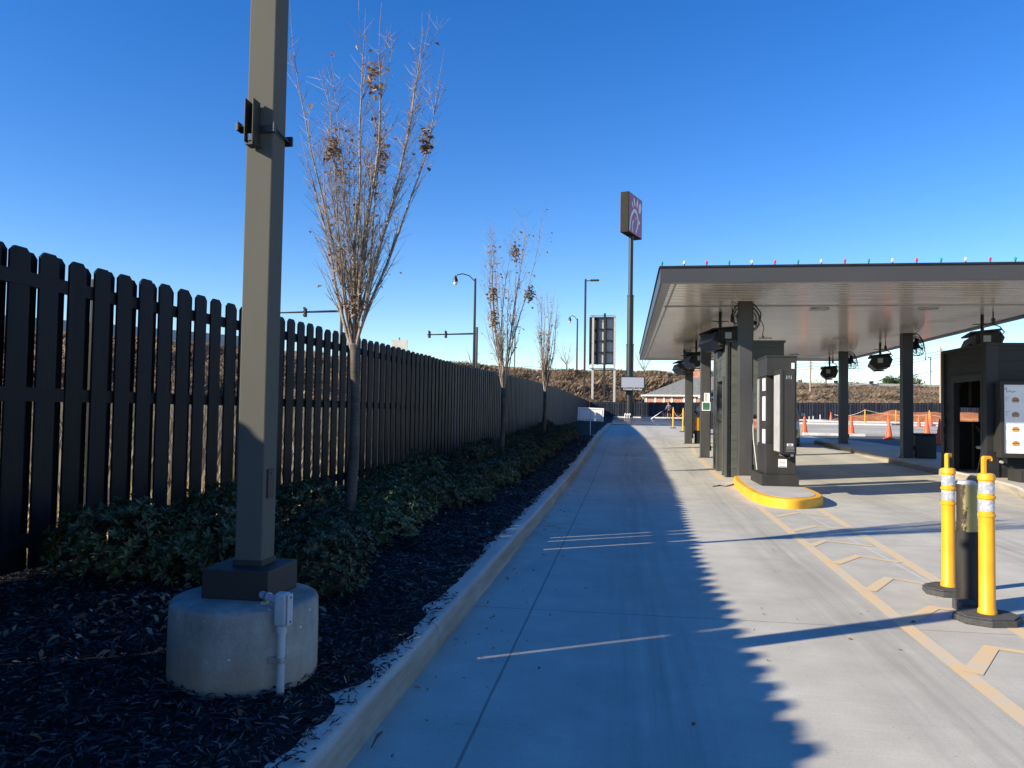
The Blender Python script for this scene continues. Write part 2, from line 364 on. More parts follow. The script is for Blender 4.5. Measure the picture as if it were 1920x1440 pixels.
# ------------------------------------------------------------------ mesh builder
class MB:
    def __init__(s): s.v = []; s.f = []; s.m = []; s.cur = 0
    def add(s, vs, fs):
        o = len(s.v); s.v += [tuple(p) for p in vs]
        for f in fs: s.f.append(tuple(i + o for i in f)); s.m.append(s.cur)
    def box(s, x0, x1, y0, y1, z0, z1, rz=0, c=None, mat=None):
        vs = [(x0, y0, z0), (x1, y0, z0), (x1, y1, z0), (x0, y1, z0), (x0, y0, z1), (x1, y0, z1), (x1, y1, z1), (x0, y1, z1)]
        if rz:
            cx, cy = c if c else ((x0 + x1) / 2, (y0 + y1) / 2); ca, sa = math.cos(rz), math.sin(rz)
            vs = [(cx + (x - cx) * ca - (y - cy) * sa, cy + (x - cx) * sa + (y - cy) * ca, z) for x, y, z in vs]
        if mat: vs = [tuple(mat @ Vector(p)) for p in vs]
        s.add(vs, [(3, 2, 1, 0), (4, 5, 6, 7), (0, 1, 5, 4), (1, 2, 6, 5), (2, 3, 7, 6), (3, 0, 4, 7)]); return s
    def tube(s, pts, rad, n=8, cap=True):
        pts = [Vector(p) for p in pts]; k = len(pts)
        if not hasattr(rad, '__len__'): rad = [rad] * k
        d = (pts[1] - pts[0]).normalized()
        a = d.cross(Vector((0, 0, 1)))
        if a.length < .05: a = d.cross(Vector((0, 1, 0)))
        a.normalize(); vs = []
        for i, p in enumerate(pts):
            if i == 0: t = pts[1] - pts[0]
            elif i == k - 1: t = pts[-1] - pts[-2]
            else: t = pts[i + 1] - pts[i - 1]
            t.normalize(); a = (a - t * a.dot(t)); a.normalize(); b = t.cross(a)
            for j in range(n):
                q = 2 * PI * j / n; vs.append(p + (a * math.cos(q) + b * math.sin(q)) * rad[i])
        fs = [(i * n + j, i * n + (j + 1) % n, (i + 1) * n + (j + 1) % n, (i + 1) * n + j) for i in range(k - 1) for j in range(n)]
        if cap: fs += [tuple(range(n - 1, -1, -1)), tuple((k - 1) * n + j for j in range(n))]
        s.add(vs, fs); return s
    def lathe(s, prof, n=24, c=(0, 0, 0), mat=None):
        vs = []
        for r, z in prof:
            for j in range(n):
                q = 2 * PI * j / n; vs.append((c[0] + r * math.cos(q), c[1] + r * math.sin(q), c[2] + z))
        if mat: vs = [tuple(mat @ Vector(p)) for p in vs]
        k = len(prof)
        fs = [(i * n + j, i * n + (j + 1) % n, (i + 1) * n + (j + 1) % n, (i + 1) * n + j) for i in range(k - 1) for j in range(n)]
        fs += [tuple(range(n - 1, -1, -1)), tuple((k - 1) * n + j for j in range(n))]
        s.add(vs, fs); return s
    def prism(s, poly, a, b, mat=None, axis='z'):
        # poly in plane, extruded a..b along axis
        def P(u, v, w):
            return {'z': (u, v, w), 'y': (u, w, v), 'x': (w, u, v)}[axis]
        n = len(poly)
        vs = [P(u, v, a) for u, v in poly] + [P(u, v, b) for u, v in poly]
        if mat: vs = [tuple(mat @ Vector(p)) for p in vs]
        s.add(vs, [tuple(range(n - 1, -1, -1)), tuple(range(n, 2 * n))] + [(i, (i + 1) % n, n + (i + 1) % n, n + i) for i in range(n)]); return s
    def build(s, name, mat, parent=None, smooth=False, bevel=0, seg=2, fix=True):
        me = bpy.data.meshes.new(name)
        off = Vector((0, 0, 0))
        if parent is not None:
            q = parent
            off = parent['_w'] if False else WORLD[parent.name]
        vs = s.v if parent is None else [(x - off[0], y - off[1], z - off[2]) for x, y, z in s.v]
        org = (0, 0, 0)
        me.from_pydata(vs, [], s.f); 
        ms = mat if isinstance(mat, (list, tuple)) else [mat]
        for m in ms: me.materials.append(M[m])
        if len(ms) > 1:
            me.polygons.foreach_set('material_index', s.m)
        if fix:
            bm = bmesh.new(); bm.from_mesh(me); bmesh.ops.recalc_face_normals(bm, faces=bm.faces); bm.to_mesh(me); bm.free()
        me.update()
        o = bpy.data.objects.new(name, me); COL.objects.link(o)
        if parent is not None: o.parent = parent
        WORLD[o.name] = off if parent is not None else Vector((0, 0, 0))
        if smooth:
            for p in me.polygons: p.use_smooth = True
            if smooth == 'auto':
                try: me.set_sharp_from_angle(angle=R(35))
                except Exception: pass
        if bevel:
            b = o.modifiers.new('bevel', 'BEVEL'); b.width = bevel; b.segments = seg; b.limit_method = 'ANGLE'; b.angle_limit = R(40)
        return o
WORLD = {}
def tag(o, label=None, cat=None, group=None, kind=None):
    if label: o['label'] = label
    if cat: o['category'] = cat
    if group: o['group'] = group
    if kind: o['kind'] = kind
    return o
def thing(name, label, cat, loc=(0, 0, 0), group=None):
    o = bpy.data.objects.new(name, None); COL.objects.link(o); o.location = loc; o.empty_display_size = .1
    WORLD[o.name] = Vector(loc)
    return tag(o, label, cat, group)
def solo(mb, name, mat, label, cat, loc, group=None, **kw):
    """a thing that is a single mesh, origin at loc"""
    mb.v = [(x - loc[0], y - loc[1], z - loc[2]) for x, y, z in mb.v]
    o = mb.build(name, mat, None, **kw); o.location = loc; WORLD[o.name] = Vector(loc)
    return tag(o, label, cat, group)
def copy_tree(o, loc=None, rz=None, scale=None, label=None, parent=None):
    c = o.copy(); COL.objects.link(c)
    if parent is not None: c.parent = parent
    if loc is not None: c.location = loc
    if rz is not None: c.rotation_euler = (c.rotation_euler[0], c.rotation_euler[1], rz)
    if scale is not None: c.scale = scale if hasattr(scale, '__len__') else (scale,) * 3
    if label: c['label'] = label
    for ch in [x for x in ALLCH.get(o.name, [])]: copy_tree(ch, parent=c)
    return c
class _CH:
    def get(self, n, d):
        o = bpy.data.objects[n]; return list(o.children)
ALLCH = _CH()
ORD = ['first', 'second', 'third', 'fourth', 'fifth', 'sixth', 'seventh', 'eighth', 'ninth', 'tenth', 'eleventh', 'twelfth', 'thirteenth', 'fourteenth', 'fifteenth', 'sixteenth', 'seventeenth', 'eighteenth', 'nineteenth', 'twentieth', 'twenty-first', 'twenty-second', 'twenty-third', 'twenty-fourth', 'twenty-fifth', 'twenty-sixth', 'twenty-seventh', 'twenty-eighth', 'twenty-ninth', 'thirtieth']
def struct(mb, name, mat, **kw):
    return tag(mb.build(name, mat, None, **kw), kind='structure')
def frange(a, b, st):
    n = max(1, int(round((b - a) / st))); return [a + (b - a) * i / n for i in range(n + 1)]
def sheet(xs, ys, zf):
    mb = MB()
    vs = [(x, y, zf(x, y)) for y in ys for x in xs]; n = len(xs)
    mb.add(vs, [(j * n + i, j * n + i + 1, (j + 1) * n + i + 1, (j + 1) * n + i) for j in range(len(ys) - 1) for i in range(n - 1)])
    return mb
def strip(stations, dz, sub=1):
    """stations (y, xl, xr): flat sheet that follows the ground"""
    mb = MB(); vs = []
    for y, a, b in stations: vs += [(a, y, G(y) + dz), (b, y, G(y) + dz)]
    mb.add(vs, [(2 * i, 2 * i + 1, 2 * i + 3, 2 * i + 2) for i in range(len(stations) - 1)]); return mb
def ysub(stn, st=1.0):
    out = []
    for (y0, a0, b0), (y1, a1, b1) in zip(stn, stn[1:]):
        n = max(1, int((y1 - y0) / st))
        for i in range(n): t = i / n; out.append((y0 + (y1 - y0) * t, a0 + (a1 - a0) * t, b0 + (b1 - b0) * t))
    out.append(stn[-1]); return out

# ------------------------------------------------------------------ ground sheets
def gz(x, y):
    if x < -4.2: return G(y) + .2 + .02 * noise.noise((x * .7, y * .7, 0)) + min(1.2, max(0, (-x - 8) * .02))
    if x < -1.1: return G(y) - .03
    return G(y) - .04
xs = [-1500, -600, -200] + frange(-90, -6, 4) + [-5.2, -4.6, -4.25, -4.15, -1.0, 3, 8, 14, 22, 34, 50, 80, 140, 300, 700, 1500]
ys = [-300, -100, -40] + frange(-12, 34, 1.5) + frange(36, 120, 6) + [160, 240, 400, 800, 1500, 2900]
struct(sheet(xs, ys, gz), 'ground', 'ground')
struct(strip([(y, -1.04, 60) for y in frange(-12, 15, 3)] + [(y, -1.04, 8.95) for y in frange(15.01, 56, 1)], 0), 'concrete_lane', 'road')
struct(strip([(y, 8.9, 70) for y in frange(15, 41.5, 1)], -.008), 'asphalt_lot', 'asphalt')
struct(strip([(y, 8.9, 70) for y in frange(41.5, 71, 1.5)], -.004), 'gravel', 'gravel')
struct(strip([(y, 8.9, 70) for y in frange(71, 86.5, 1.5)], -.008), 'asphalt_road', 'asphalt')
struct(strip([(y, -3.6, 8.9) for y in frange(56, 86.5, 1.5)], -.012), 'wet_asphalt', 'wet')
for (y0, y1, x0, x1, h) in ((69.6, 70.1, 9, 22.5, .15), (70.2, 70.7, 24, 27, .13), (79.6, 80.2, 18, 60, .16), (40.9, 41.3, 9, 12, .12)):
    mb = MB(); mb.box(x0, x1, y0, y1, G(y0) - .1, G(y0) + h)
    struct(mb, 'far_kerb', 'offwhite', bevel=.03)
# kerb along the mulch bed
def kerb_profile():
    return [(-1.025, -.05), (-1.028, .02), (-1.04, .115), (-1.052, .138), (-1.075, .15), (-1.33, .152), (-1.34, -.05)]
mb = MB(); prof = kerb_profile(); Ys = frange(-6, 56, .5)
vs = [(x + .006 * noise.noise((y * .8, z * 3, 1)), y, G(y) + z + .004 * noise.noise((y * 1.3, x * 5, 4))) for y in Ys for x, z in prof]; n = len(prof)
mb.add(vs, [(j * n + i, j * n + i + 1, (j + 1) * n + i + 1, (j + 1) * n + i) for j in range(len(Ys) - 1) for i in range(n - 1)])
struct(mb, 'kerb', 'kerb', smooth='auto')
mb = MB()
mb.box(-1.3, 60, 86.45, 86.8, G(86.5) - .1, G(86.5) + .13)
struct(mb, 'far_kerb', 'offwhite', bevel=.03)
# mulch bed
bx = frange(-4.3, -1.18, .13)
def mz(x, y):
    e = 0
    return bedz(x, y) + .012 + .018 * noise.noise((x * 4, y * 4, 0)) + .012 * noise.noise((x * 11, y * 11, 3)) - (.014 if x > -1.19 else 0)
ed = lambda y: .045 * noise.noise((y * 2.3, 0, 9)) + .025 * noise.noise((y * 7, 0, 2))
ysb = frange(-1, 10, .13) + frange(10.4, 86, .6)
mb = MB(); n = len(bx)
vs = []
for y in ysb:
    for x in bx:
        xx = x + (ed(y) - .01 + .06 * min(1, max(0, (7 - y) / 3))) * max(0, 1 - (-1.18 - x) / .4)
        vs.append((xx, y, mz(x, y)))
mb.add(vs, [(j * n + i, j * n + i + 1, (j + 1) * n + i + 1, (j + 1) * n + i) for j in range(len(ysb) - 1) for i in range(n - 1)])
struct(mb, 'mulch_bed', 'mulch', smooth=True)
# mulch chips
def chip(mb, x, y, z, L, w, tilt=.5, bend=.0):
    a = rnd.uniform(0, 2 * PI); t = rnd.uniform(-tilt, tilt); r_ = rnd.uniform(-.7, .7)
    d = Vector((math.cos(a) * math.cos(t), math.sin(a) * math.cos(t), math.sin(t))); s_ = Vector((-math.sin(a), math.cos(a), r_)).normalized()
    c = Vector((x, y, z)); o = len(mb.v)
    h = d * L / 2; s2 = s_ * w / 2
    m_ = c + Vector((0, 0, bend))
    mb.v += [tuple(c - h - s2 * .5), tuple(c - h + s2 * .4), tuple(m_ - s2), tuple(m_ + s2), tuple(c + h - s2 * .3), tuple(c + h + s2 * .5)]
    mb.f += [(o, o + 2, o + 3, o + 1), (o + 2, o + 4, o + 5, o + 3)]; mb.m += [0, 0]
mb = MB()
def scatter(nc, x0, x1, y0, y1, L0, L1, w0, w1):
    for _ in range(nc):
        x = rnd.uniform(x0, x1); y = rnd.uniform(y0, y1)
        if (x + 1.67) ** 2 + (y - 3.26) ** 2 < .095: continue
        if x > -1.19 + .06 * min(1, max(0, (7 - y) / 3)) and rnd.random() > .42 + 4 * ed(y): continue
        L = rnd.uniform(L0, L1) * .85 * (1.6 if rnd.random() < .07 else 1)
        chip(mb, x, y, mz(x, y) + rnd.uniform(.0, .02), L, rnd.uniform(w0, w1), .45, rnd.uniform(-.003, .006))
scatter(36000, -4.3, -1.07, 1.2, 5, .02, .065, .004, .013)
scatter(22000, -3.7, -1.15, 5, 11, .03, .075, .007, .017)
scatter(9000, -3.4, -1.15, 11, 30, .05, .12, .012, .03)
tag(mb.build('mulch_chips', 'chips', fix=False), 'black shredded mulch chips covering the bed between fence and kerb', 'mulch', kind='stuff')
# leaf litter: in the bed, along the fence foot and on the lane
mb = MB()
for _ in range(420):
    x = rnd.uniform(-4, -1.3); y = rnd.uniform(1.4, 14)
    chip(mb, x, y, mz(x, y) + .02, rnd.uniform(.03, .07), rnd.uniform(.015, .032), .7, rnd.uniform(-.006, .012))
for _ in range(160):
    x = rnd.gauss(-2.6, .25); y = rnd.gauss(4.0, .45)
    chip(mb, x, y, mz(x, y) + .025, rnd.uniform(.03, .06), rnd.uniform(.015, .03), .7, .008)
for _ in range(110):
    x = -1.0 + abs(rnd.gauss(0, .22)); y = rnd.uniform(2, 14)
    chip(mb, x, y, G(y) + .006, rnd.uniform(.015, .05), rnd.uniform(.006, .016), .12, .004)
for _ in range(60):
    x = rnd.uniform(-.8, 3.2); y = rnd.uniform(3, 16)
    chip(mb, x, y, G(y) + .005, rnd.uniform(.015, .035), rnd.uniform(.006, .018), .1, .003)
chip(mb, -.97, 3.02, .03, .075, .035, 1.0, .015)
tag(mb.build('leaf_litter', 'deadleaf', fix=False), 'dry brown leaves and twigs scattered over mulch and lane', 'leaves', kind='stuff')
mb = MB()
for _ in range(26000):
    y = rnd.uniform(-1, 26); x = fx(y) - .12 - abs(rnd.gauss(0, 3.0))
    if x < -14: continue
    z = gz(x, y) if x < -4.2 else mz(max(x, -4.29), y)
    if rnd.random() < .55: chip(mb, x, y, z + .02, rnd.uniform(.05, .11), rnd.uniform(.02, .05), .8, .01)
    else:
        a = rnd.uniform(0, 2 * PI); h = rnd.uniform(.08, .5); w = rnd.uniform(.006, .016); o = len(mb.v)
        mb.v += [(x - w, y, z - .02), (x + w, y, z - .02), (x + .35 * h * math.cos(a), y + .35 * h * math.sin(a), z + h)]
        mb.f.append((o, o + 1, o + 2)); mb.m.append(0)
for _ in range(60000):
    y = rnd.uniform(-5, 85); x = fx(y) - .5 - rnd.random() ** 1.3 * 30
    z = gz(x, y)
    a = rnd.uniform(0, 2 * PI); h = rnd.uniform(.1, 1.25) * (.6 + .8 * abs(noise.noise((x * .3, y * .3, 1)))); w = rnd.uniform(.008, .03); o = len(mb.v)
    mb.v += [(x - w, y, z - .02), (x + w, y + w, z - .02), (x + .4 * h * math.cos(a), y + .4 * h * math.sin(a), z + h)]
    mb.f.append((o, o + 1, o + 2)); mb.m.append(0)
tag(mb.build('dry_grass', 'drygrass', fix=False), 'sunlit straw coloured dry grass and leaves behind the black fence', 'grass', kind='stuff')

# ------------------------------------------------------------------ embankment with brush
RID = [(-110, -30, 7.6), (-85, 15, 7.6), (-62, 48, 7.6), (-51, 63, 7.7), (-43, 75, 7.7), (-23.3, 102.5, 7.5), (-13, 109, 7.2), (5.2, 114, 7.5), (18.5, 134, 7.6), (34.6, 160, 7.3), (63, 165, 7.3), (130, 176, 7.3)]
FOT = [(-80, -40), (-58, 5), (-40, 34), (-32, 46), (-27, 58), (-11, 89), (-5, 91), (5, 104), (22, 100), (38, 100), (65, 103), (130, 112)]
def resample(a, b, k):
    return tuple(x + (y - x) * k for x, y in zip(a, b))
NE = 8; rr = []; ff = []
for i in range(len(RID) - 1):
    for k in range(NE):
        rr.append(resample(RID[i], RID[i + 1], k / NE)); ff.append(resample(FOT[i], FOT[i + 1], k / NE))
rr.append(RID[-1]); ff.append(FOT[-1])
def epoint(i, t):
    i0 = int(i); u = i - i0; i1 = min(i0 + 1, len(rr) - 1)
    a = resample(rr[i0], rr[i1], u); f = resample(ff[i0], ff[i1], u)
    z0 = G(f[1]) + .1
    s_ = t * t * (3 - 2 * t) * .5 + t * .5
    x, y = f[0] + (a[0] - f[0]) * t, f[1] + (a[1] - f[1]) * t
    return (x, y, z0 + (a[2] - z0) * s_ + .35 * noise.noise((x * .2, y * .2, 0)) * (1 if .05 < t < .95 else 0))
mb = MB(); vs = []; K = 10
for i in range(len(rr)):
    for k in range(K + 1): vs.append(epoint(i, k / K))
    a = rr[i]; f = ff[i]; d = Vector((a[0] - f[0], a[1] - f[1])).normalized()
    vs.append((a[0] + d[0] * 14, a[1] + d[1] * 14, a[2] + .1)); vs.append((a[0] + d[0] * 40, a[1] + d[1] * 40, .2))
n = K + 3
mb.add(vs, [(j * n + i, j * n + i + 1, (j + 1) * n + i + 1, (j + 1) * n + i) for j in range(len(rr) - 1) for i in range(n - 1)])
struct(mb, 'hill', 'hill', smooth=True)
mb = MB()
def blade(x, y, z, h, w, lean):
    h = min(1.25, h * .62)
    a = rnd.uniform(0, 2 * PI); b = rnd.uniform(0, PI); o = len(mb.v)
    lx, ly = lean * h * math.cos(a), lean * h * math.sin(a); wx, wy = w * math.cos(b), w * math.sin(b)
    mb.v += [(x - wx, y - wy, z - .15), (x + wx, y + wy, z - .15), (x + lx * .5 + wx * .6, y + ly * .5 + wy * .6, z + h * .65), (x + lx, y + ly, z + h * rnd.uniform(.75, 1))]
    mb.f.append((o, o + 1, o + 2, o + 3)); mb.m.append(0)
NI = len(rr) - 1
for _ in range(300000):
    i = rnd.uniform(NE * 2.0, NE * 10.4); t = rnd.random() ** .85
    x, y, z = epoint(i, t)
    cl = noise.noise((x * .25, y * .25, z * .3))
    if cl < -.25 and rnd.random() < .6: continue
    h = rnd.uniform(.3, 1.0) * (1.1 + cl * 1.1) * (.75 if t > .9 else 1.25)
    blade(x, y, z, h, rnd.uniform(.008, .022) * (1.4 if y > 120 else 1), rnd.uniform(.2, 1.3))
tag(mb.build('brush', 'brush', fix=False), 'tangled dry brown vines and brush covering the embankment', 'brush', kind='stuff')
# second belt of brush right behind the far fence
mb = MB()
for _ in range(60000):
    x = rnd.uniform(-8, 62); y = rnd.uniform(89, 104)
    if -.5 < x < 20 and y < 112: continue
    cl = noise.noise((x * .22, y * .3, 7))
    h = rnd.uniform(.4, 1.5) * (1.15 + cl)
    i = 0
    blade(x, y, G(y) + max(0, (y - 95)) * .08, h * 1.25, rnd.uniform(.007, .018), rnd.uniform(.2, 1.1))
tag(mb.build('brush', 'brush', fix=False), 'brown thicket growing directly behind the far black fence', 'brush', kind='stuff')

# ------------------------------------------------------------------ side fence (shadowbox, dog-eared pickets)
def picket(mb, c, d, nrm, off, w, z0, z1, th=.016):
    """c (x,y) centre on line, d unit along, nrm unit across"""
    ear = .035
    pr = [(-w / 2, z0), (w / 2, z0), (w / 2, z1 - ear), (w / 2 - ear, z1), (-w / 2 + ear, z1), (-w / 2, z1 - ear)]
    vs = []; lean = rnd.uniform(-.007, .007)
    for o_ in (off, off + th):
        for u, z in pr:
            u += lean * (z - z0) / 2
            vs.append((c[0] + d[0] * u + nrm[0] * o_, c[1] + d[1] * u + nrm[1] * o_, z))
    nn = 6
    mb.add(vs, [tuple(range(nn - 1, -1, -1)), tuple(range(nn, 2 * nn))] + [(i, (i + 1) % nn, nn + (i + 1) % nn, nn + i) for i in range(nn)])
FT = [(-6, 2.33), (15, 2.33), (23.6, 2.45), (31, 2.52), (43, 2.62), (62, 2.66), (87, 2.72)]
def ftop(y):
    for i in range(len(FT) - 1):
        if y <= FT[i + 1][0]: a, b = FT[i], FT[i + 1]; return a[1] + (b[1] - a[1]) * (y - a[0]) / (b[0] - a[0])
    return FT[-1][1]
def build_fence(root, pts_fn, length, base_fn, top_fn, pitch=.245, w=.166, mat='fence', nsec=None, phase=0):
    """pts_fn(s)->(x,y); splits into sections of ten pickets"""
    ns = int(length / (pitch * 10))
    for k in range(ns + 1):
        s0 = k * pitch * 10; s1 = min(length, s0 + pitch * 10)
        if s1 - s0 < .3: break
        a = pts_fn(s0); b = pts_fn(s1); d = Vector((b[0] - a[0], b[1] - a[1])).normalized(); nr = Vector((d[1], -d[0]))
        mb = MB(); cnt = int(round((s1 - s0) / pitch)); w = (.150 if a[1] > 13.2 else .166) if mat == 'fence' else w
        for i in range(cnt):
            s_ = s0 + (i + .5) * pitch; c = pts_fn(s_)
            zt = top_fn(c) + rnd.uniform(-.011, .01); zb = base_fn(c) + (.035 if mat == 'fence' else 0)
            picket(mb, c, d, nr, .0385 / 2 + .002, w + rnd.uniform(-.008, .005), zb + rnd.uniform(.0, .03), zt)
            c2 = pts_fn(min(length, s_ + pitch / 2 + rnd.uniform(-.004, .004)))
            thin = mat == 'fence' and (5.6 < c2[1] < 7.1 or 2.2 < c2[1] < 2.42)
            picket(mb, c2, d, nr, -.0385 / 2 - .018, w - (rnd.choice((.0, .055, .065, .07)) if thin else 0), zb + rnd.uniform(.0, .03), zt + rnd.uniform(-.012, .008))
        mb.build('picket_panel', 'fencemid' if (mat == 'fence' and a[1] > 13.2) else mat, root, fix=False)
        mb = MB()
        for hz in (.19, None, .17):
            for sgn in (1,):
                za = (top_fn(a) - .19 if hz == .19 else (base_fn(a) + .24 if hz == .17 else (top_fn(a) * .56 + base_fn(a) * .44))); zb_ = (top_fn(b) - .19 if hz == .19 else (base_fn(b) + .24 if hz == .17 else (top_fn(b) * .56 + base_fn(b) * .44)))
                vs = []
                for (p, z) in ((a, za), (b, zb_)):
                    for o_, dz in ((-.019, -.044), (.019, -.044), (.019, .044), (-.019, .044)):
                        vs.append((p[0] + nr[0] * o_, p[1] + nr[1] * o_, z + dz))
                mb.add(vs, [(0, 1, 2, 3), (7, 6, 5, 4), (0, 4, 5, 1), (1, 5, 6, 2), (2, 6, 7, 3), (3, 7, 4, 0)])
        mb.build('rail', mat, root, fix=False)
        mb = MB(); px, py = a[0] - nr[0] * .075, a[1] - nr[1] * .075
        mb.box(px - .045, px + .045, py - .045, py + .045, base_fn(a) - .1, top_fn(a) - .06, math.atan2(d[1], d[0]))
        mb.build('post', mat, root, fix=False)
# arclength param of the side fence
seg = []; L = 0
for a, b in zip(FEN, FEN[1:]):
    l = math.hypot(b[0] - a[0], b[1] - a[1]); seg.append((L, L + l, a, b)); L += l
def sidept(s):
    for l0, l1, a, b in seg:
        if s <= l1 + 1e-6:
            t = (s - l0) / (l1 - l0); return (a[1] + (b[1] - a[1]) * t, a[0] + (b[0] - a[0]) * t)
    return (seg[-1][3][1], seg[-1][3][0])
root = thing('wooden_fence', 'long black dog-eared board fence running beside the mulch bed and bare trees', 'fence', (FEN[1][1], FEN[1][0], .25))
build_fence(root, lambda s: sidept(s + 1.3), L - 1.3, lambda p: bedz(-3.6, p[1]) - .0, lambda p: ftop(p[1]))
root = thing('wooden_fence', 'far black board fence crossing the scene beyond the parking lot', 'fence', (10, 87, .95))
build_fence(root, lambda s: (-4.0 + s, 87.0), 74, lambda p: .96, lambda p: 2.68 + min(.35, max(0, (p[0]) * .011)), .26, .15, 'fencegrey')

# ------------------------------------------------------------------ light pole in the bed
PX, PY = -1.67, 3.26
bz = bedz(PX, PY)
root = thing('light_pole', 'tall square bronze light pole bolted on a round concrete footing in the mulch', 'light pole', (PX, PY, .1))
mb = MB(); mb.lathe([(.318, 0), (.318, .30), (.316, .395), (.310, .408), (.298, .415), (.0, .418)], 72, (PX, PY, .1))
mb.build('footing', 'footing', root, smooth='auto')
mb = MB(); mb.box(PX - .155, PX + .155, PY - .145 + .04, PY + .155 + .04, .515, .645)
mb.build('base_cover', 'bronzedark', root, bevel=.006)
HP = .0645
PCX, PCY = PX + .012, PY + .05
mb = MB(); mb.box(PCX - HP, PCX + HP, PCY - HP, PCY + HP, .6, 7.6)
mb.build('pole', 'bronze', root, bevel=.006)
mb = MB(); mb.box(PCX - HP - .006, PCX + HP + .006, PCY - HP - .006, PCY + HP + .006, .645, .672)
mb.build('collar', 'bronzedark', root, bevel=.003)
mb = MB(); mb.box(PCX + HP, PCX + HP + .0085, PCY - .035, PCY + .025, .945, 1.075); mb.box(PCX + HP + .0085, PCX + HP + .012, PCY - .012, PCY + .0, 1.05, 1.06)
mb.build('hand_hole_cover', 'bronzedark', root, bevel=.003)
mb = MB(); mb.box(PCX - .03, PCX + .65, PCY - .14, PCY + .14, 7.6, 7.7); mb.build('luminaire', 'bronzedark', root, bevel=.01)
# conduit on the footing
ca = R(-38); ex, ey = PX + .333 * math.cos(ca), PY + .333 * math.sin(ca)
mb = MB(); mb.tube([(ex + .01, ey - .01, .12), (ex + .01, ey - .01, .46)], .0165, 14); con = mb.build('conduit', 'pvc', root, smooth='auto')
mb = MB(); mb.tube([(ex + .01, ey - .01, .42), (ex + .01, ey - .01, .455)], .0215, 14); mb.build('coupling', 'pvc', con, smooth='auto')
# elbow box
mt = Matrix.Translation((ex + .012, ey - .012, .52)) @ Matrix.Rotation(ca + R(35), 4, 'Z')
mb = MB(); mb.box(-.03, .03, -.026, .026, -.07, .07, mat=mt); elb = mb.build('conduit_elbow', 'pvc', root, bevel=.016, seg=4)
mb = MB(); mb.box(.03, .036, -.022, .022, -.064, .064, mat=mt); mb.build('cover_plate', 'pvc', elb, bevel=.004)
mb = MB()
for zz in (-.05, .05): mb.tube([tuple(mt @ Vector((.0355, 0, zz))), tuple(mt @ Vector((.038, 0, zz)))], .005, 8)
mb.build('screw', 'black', elb)
mb = MB(); mb.tube([(PCX + .125, PY - .12, .55), (ex - .005, ey - .006, .55)], .0165, 14); hc = mb.build('conduit', 'pvc', root, smooth='auto')
mb = MB()
mb.tube([(ex + .01, ey - .01, .30), (ex + .01, ey - .01, .322)], .0195, 14)
mb.box(ex - .035, ex - .004, ey - .03, ey - .018, .30, .322)
mb.build('strap', 'galv', con)
mb = MB()
mx, my = PCX + .155, PY - .148
v1 = Vector((ex - .005 - PCX - .125, ey - .006 - PY + .12, 0)).normalized()
p0 = Vector((PCX + .125, PY - .12, .55)) + v1 * .04
mb.tube([tuple(p0), tuple(p0 + v1 * .02)], .0195, 14); mb.box(p0.x - .01, p0.x + .01, p0.y - .035, p0.y + .0, .521, .535)
mb.build('strap', 'galv', hc)
# sensor bracket clamped round the pole (front face and right side)
root = thing('antenna_bracket', 'dark metal sensor bracket clamped around the bronze pole, above the fence', 'bracket', (PCX, PCY, 2.6))
fy = PCY - HP
mb = MB()
mb.box(PCX - .038, PCX - .033, fy - .075, fy - .01, 2.54, 2.735); mb.box(PCX + .0, PCX + .005, fy - .075, fy - .01, 2.525, 2.735)
mb.box(PCX - .033, PCX + .0, fy - .016, fy - .011, 2.54, 2.73)
mb.build('channel', 'bronzedark', root, bevel=.0015)
mb = MB(); mb.tube([(PCX - .016, fy - .035, 2.57), (PCX - .014, fy - .035, 2.715)], .0035, 6); mb.build('rod', 'black', root)
mb = MB(); mb.tube([(PCX - .018, fy - .05, 2.548), (PCX - .018, fy - .05, 2.578)], .0125, 12); mb.build('sensor', 'white', root, smooth='auto')
mb = MB(); mb.box(PCX - .035, PCX + .01, fy - .066, fy - .01, 2.528, 2.54); mb.tube([(PCX - .018, fy - .05, 2.53), (PCX - .018, fy - .05, 2.55)], .006, 8); mb.build('sensor_base', 'bronzedark', root)
mb = MB()
mb.box(PCX - .09, PCX + .085, fy - .012, fy - .004, 2.60, 2.632)
mb.box(PCX - .09, PCX - .078, fy - .05, fy - .01, 2.60, 2.64)
mb.box(PCX + .073, PCX + .085, fy - .03, fy - .004, 2.595, 2.64)
mb.tube([(PCX + .079, fy - .01, 2.618), (PCX + .08, PCY + .08, 2.60)], .006, 8)
mb.box(PCX - .09, PCX + .095, PCY + .068, PCY + .082, 2.585, 2.63)
mb.tube([(PCX - .084, fy - .01, 2.618), (PCX - .084, PCY + .08, 2.60)], .006, 8)
mb.build('clamp', 'black', root, bevel=.002)

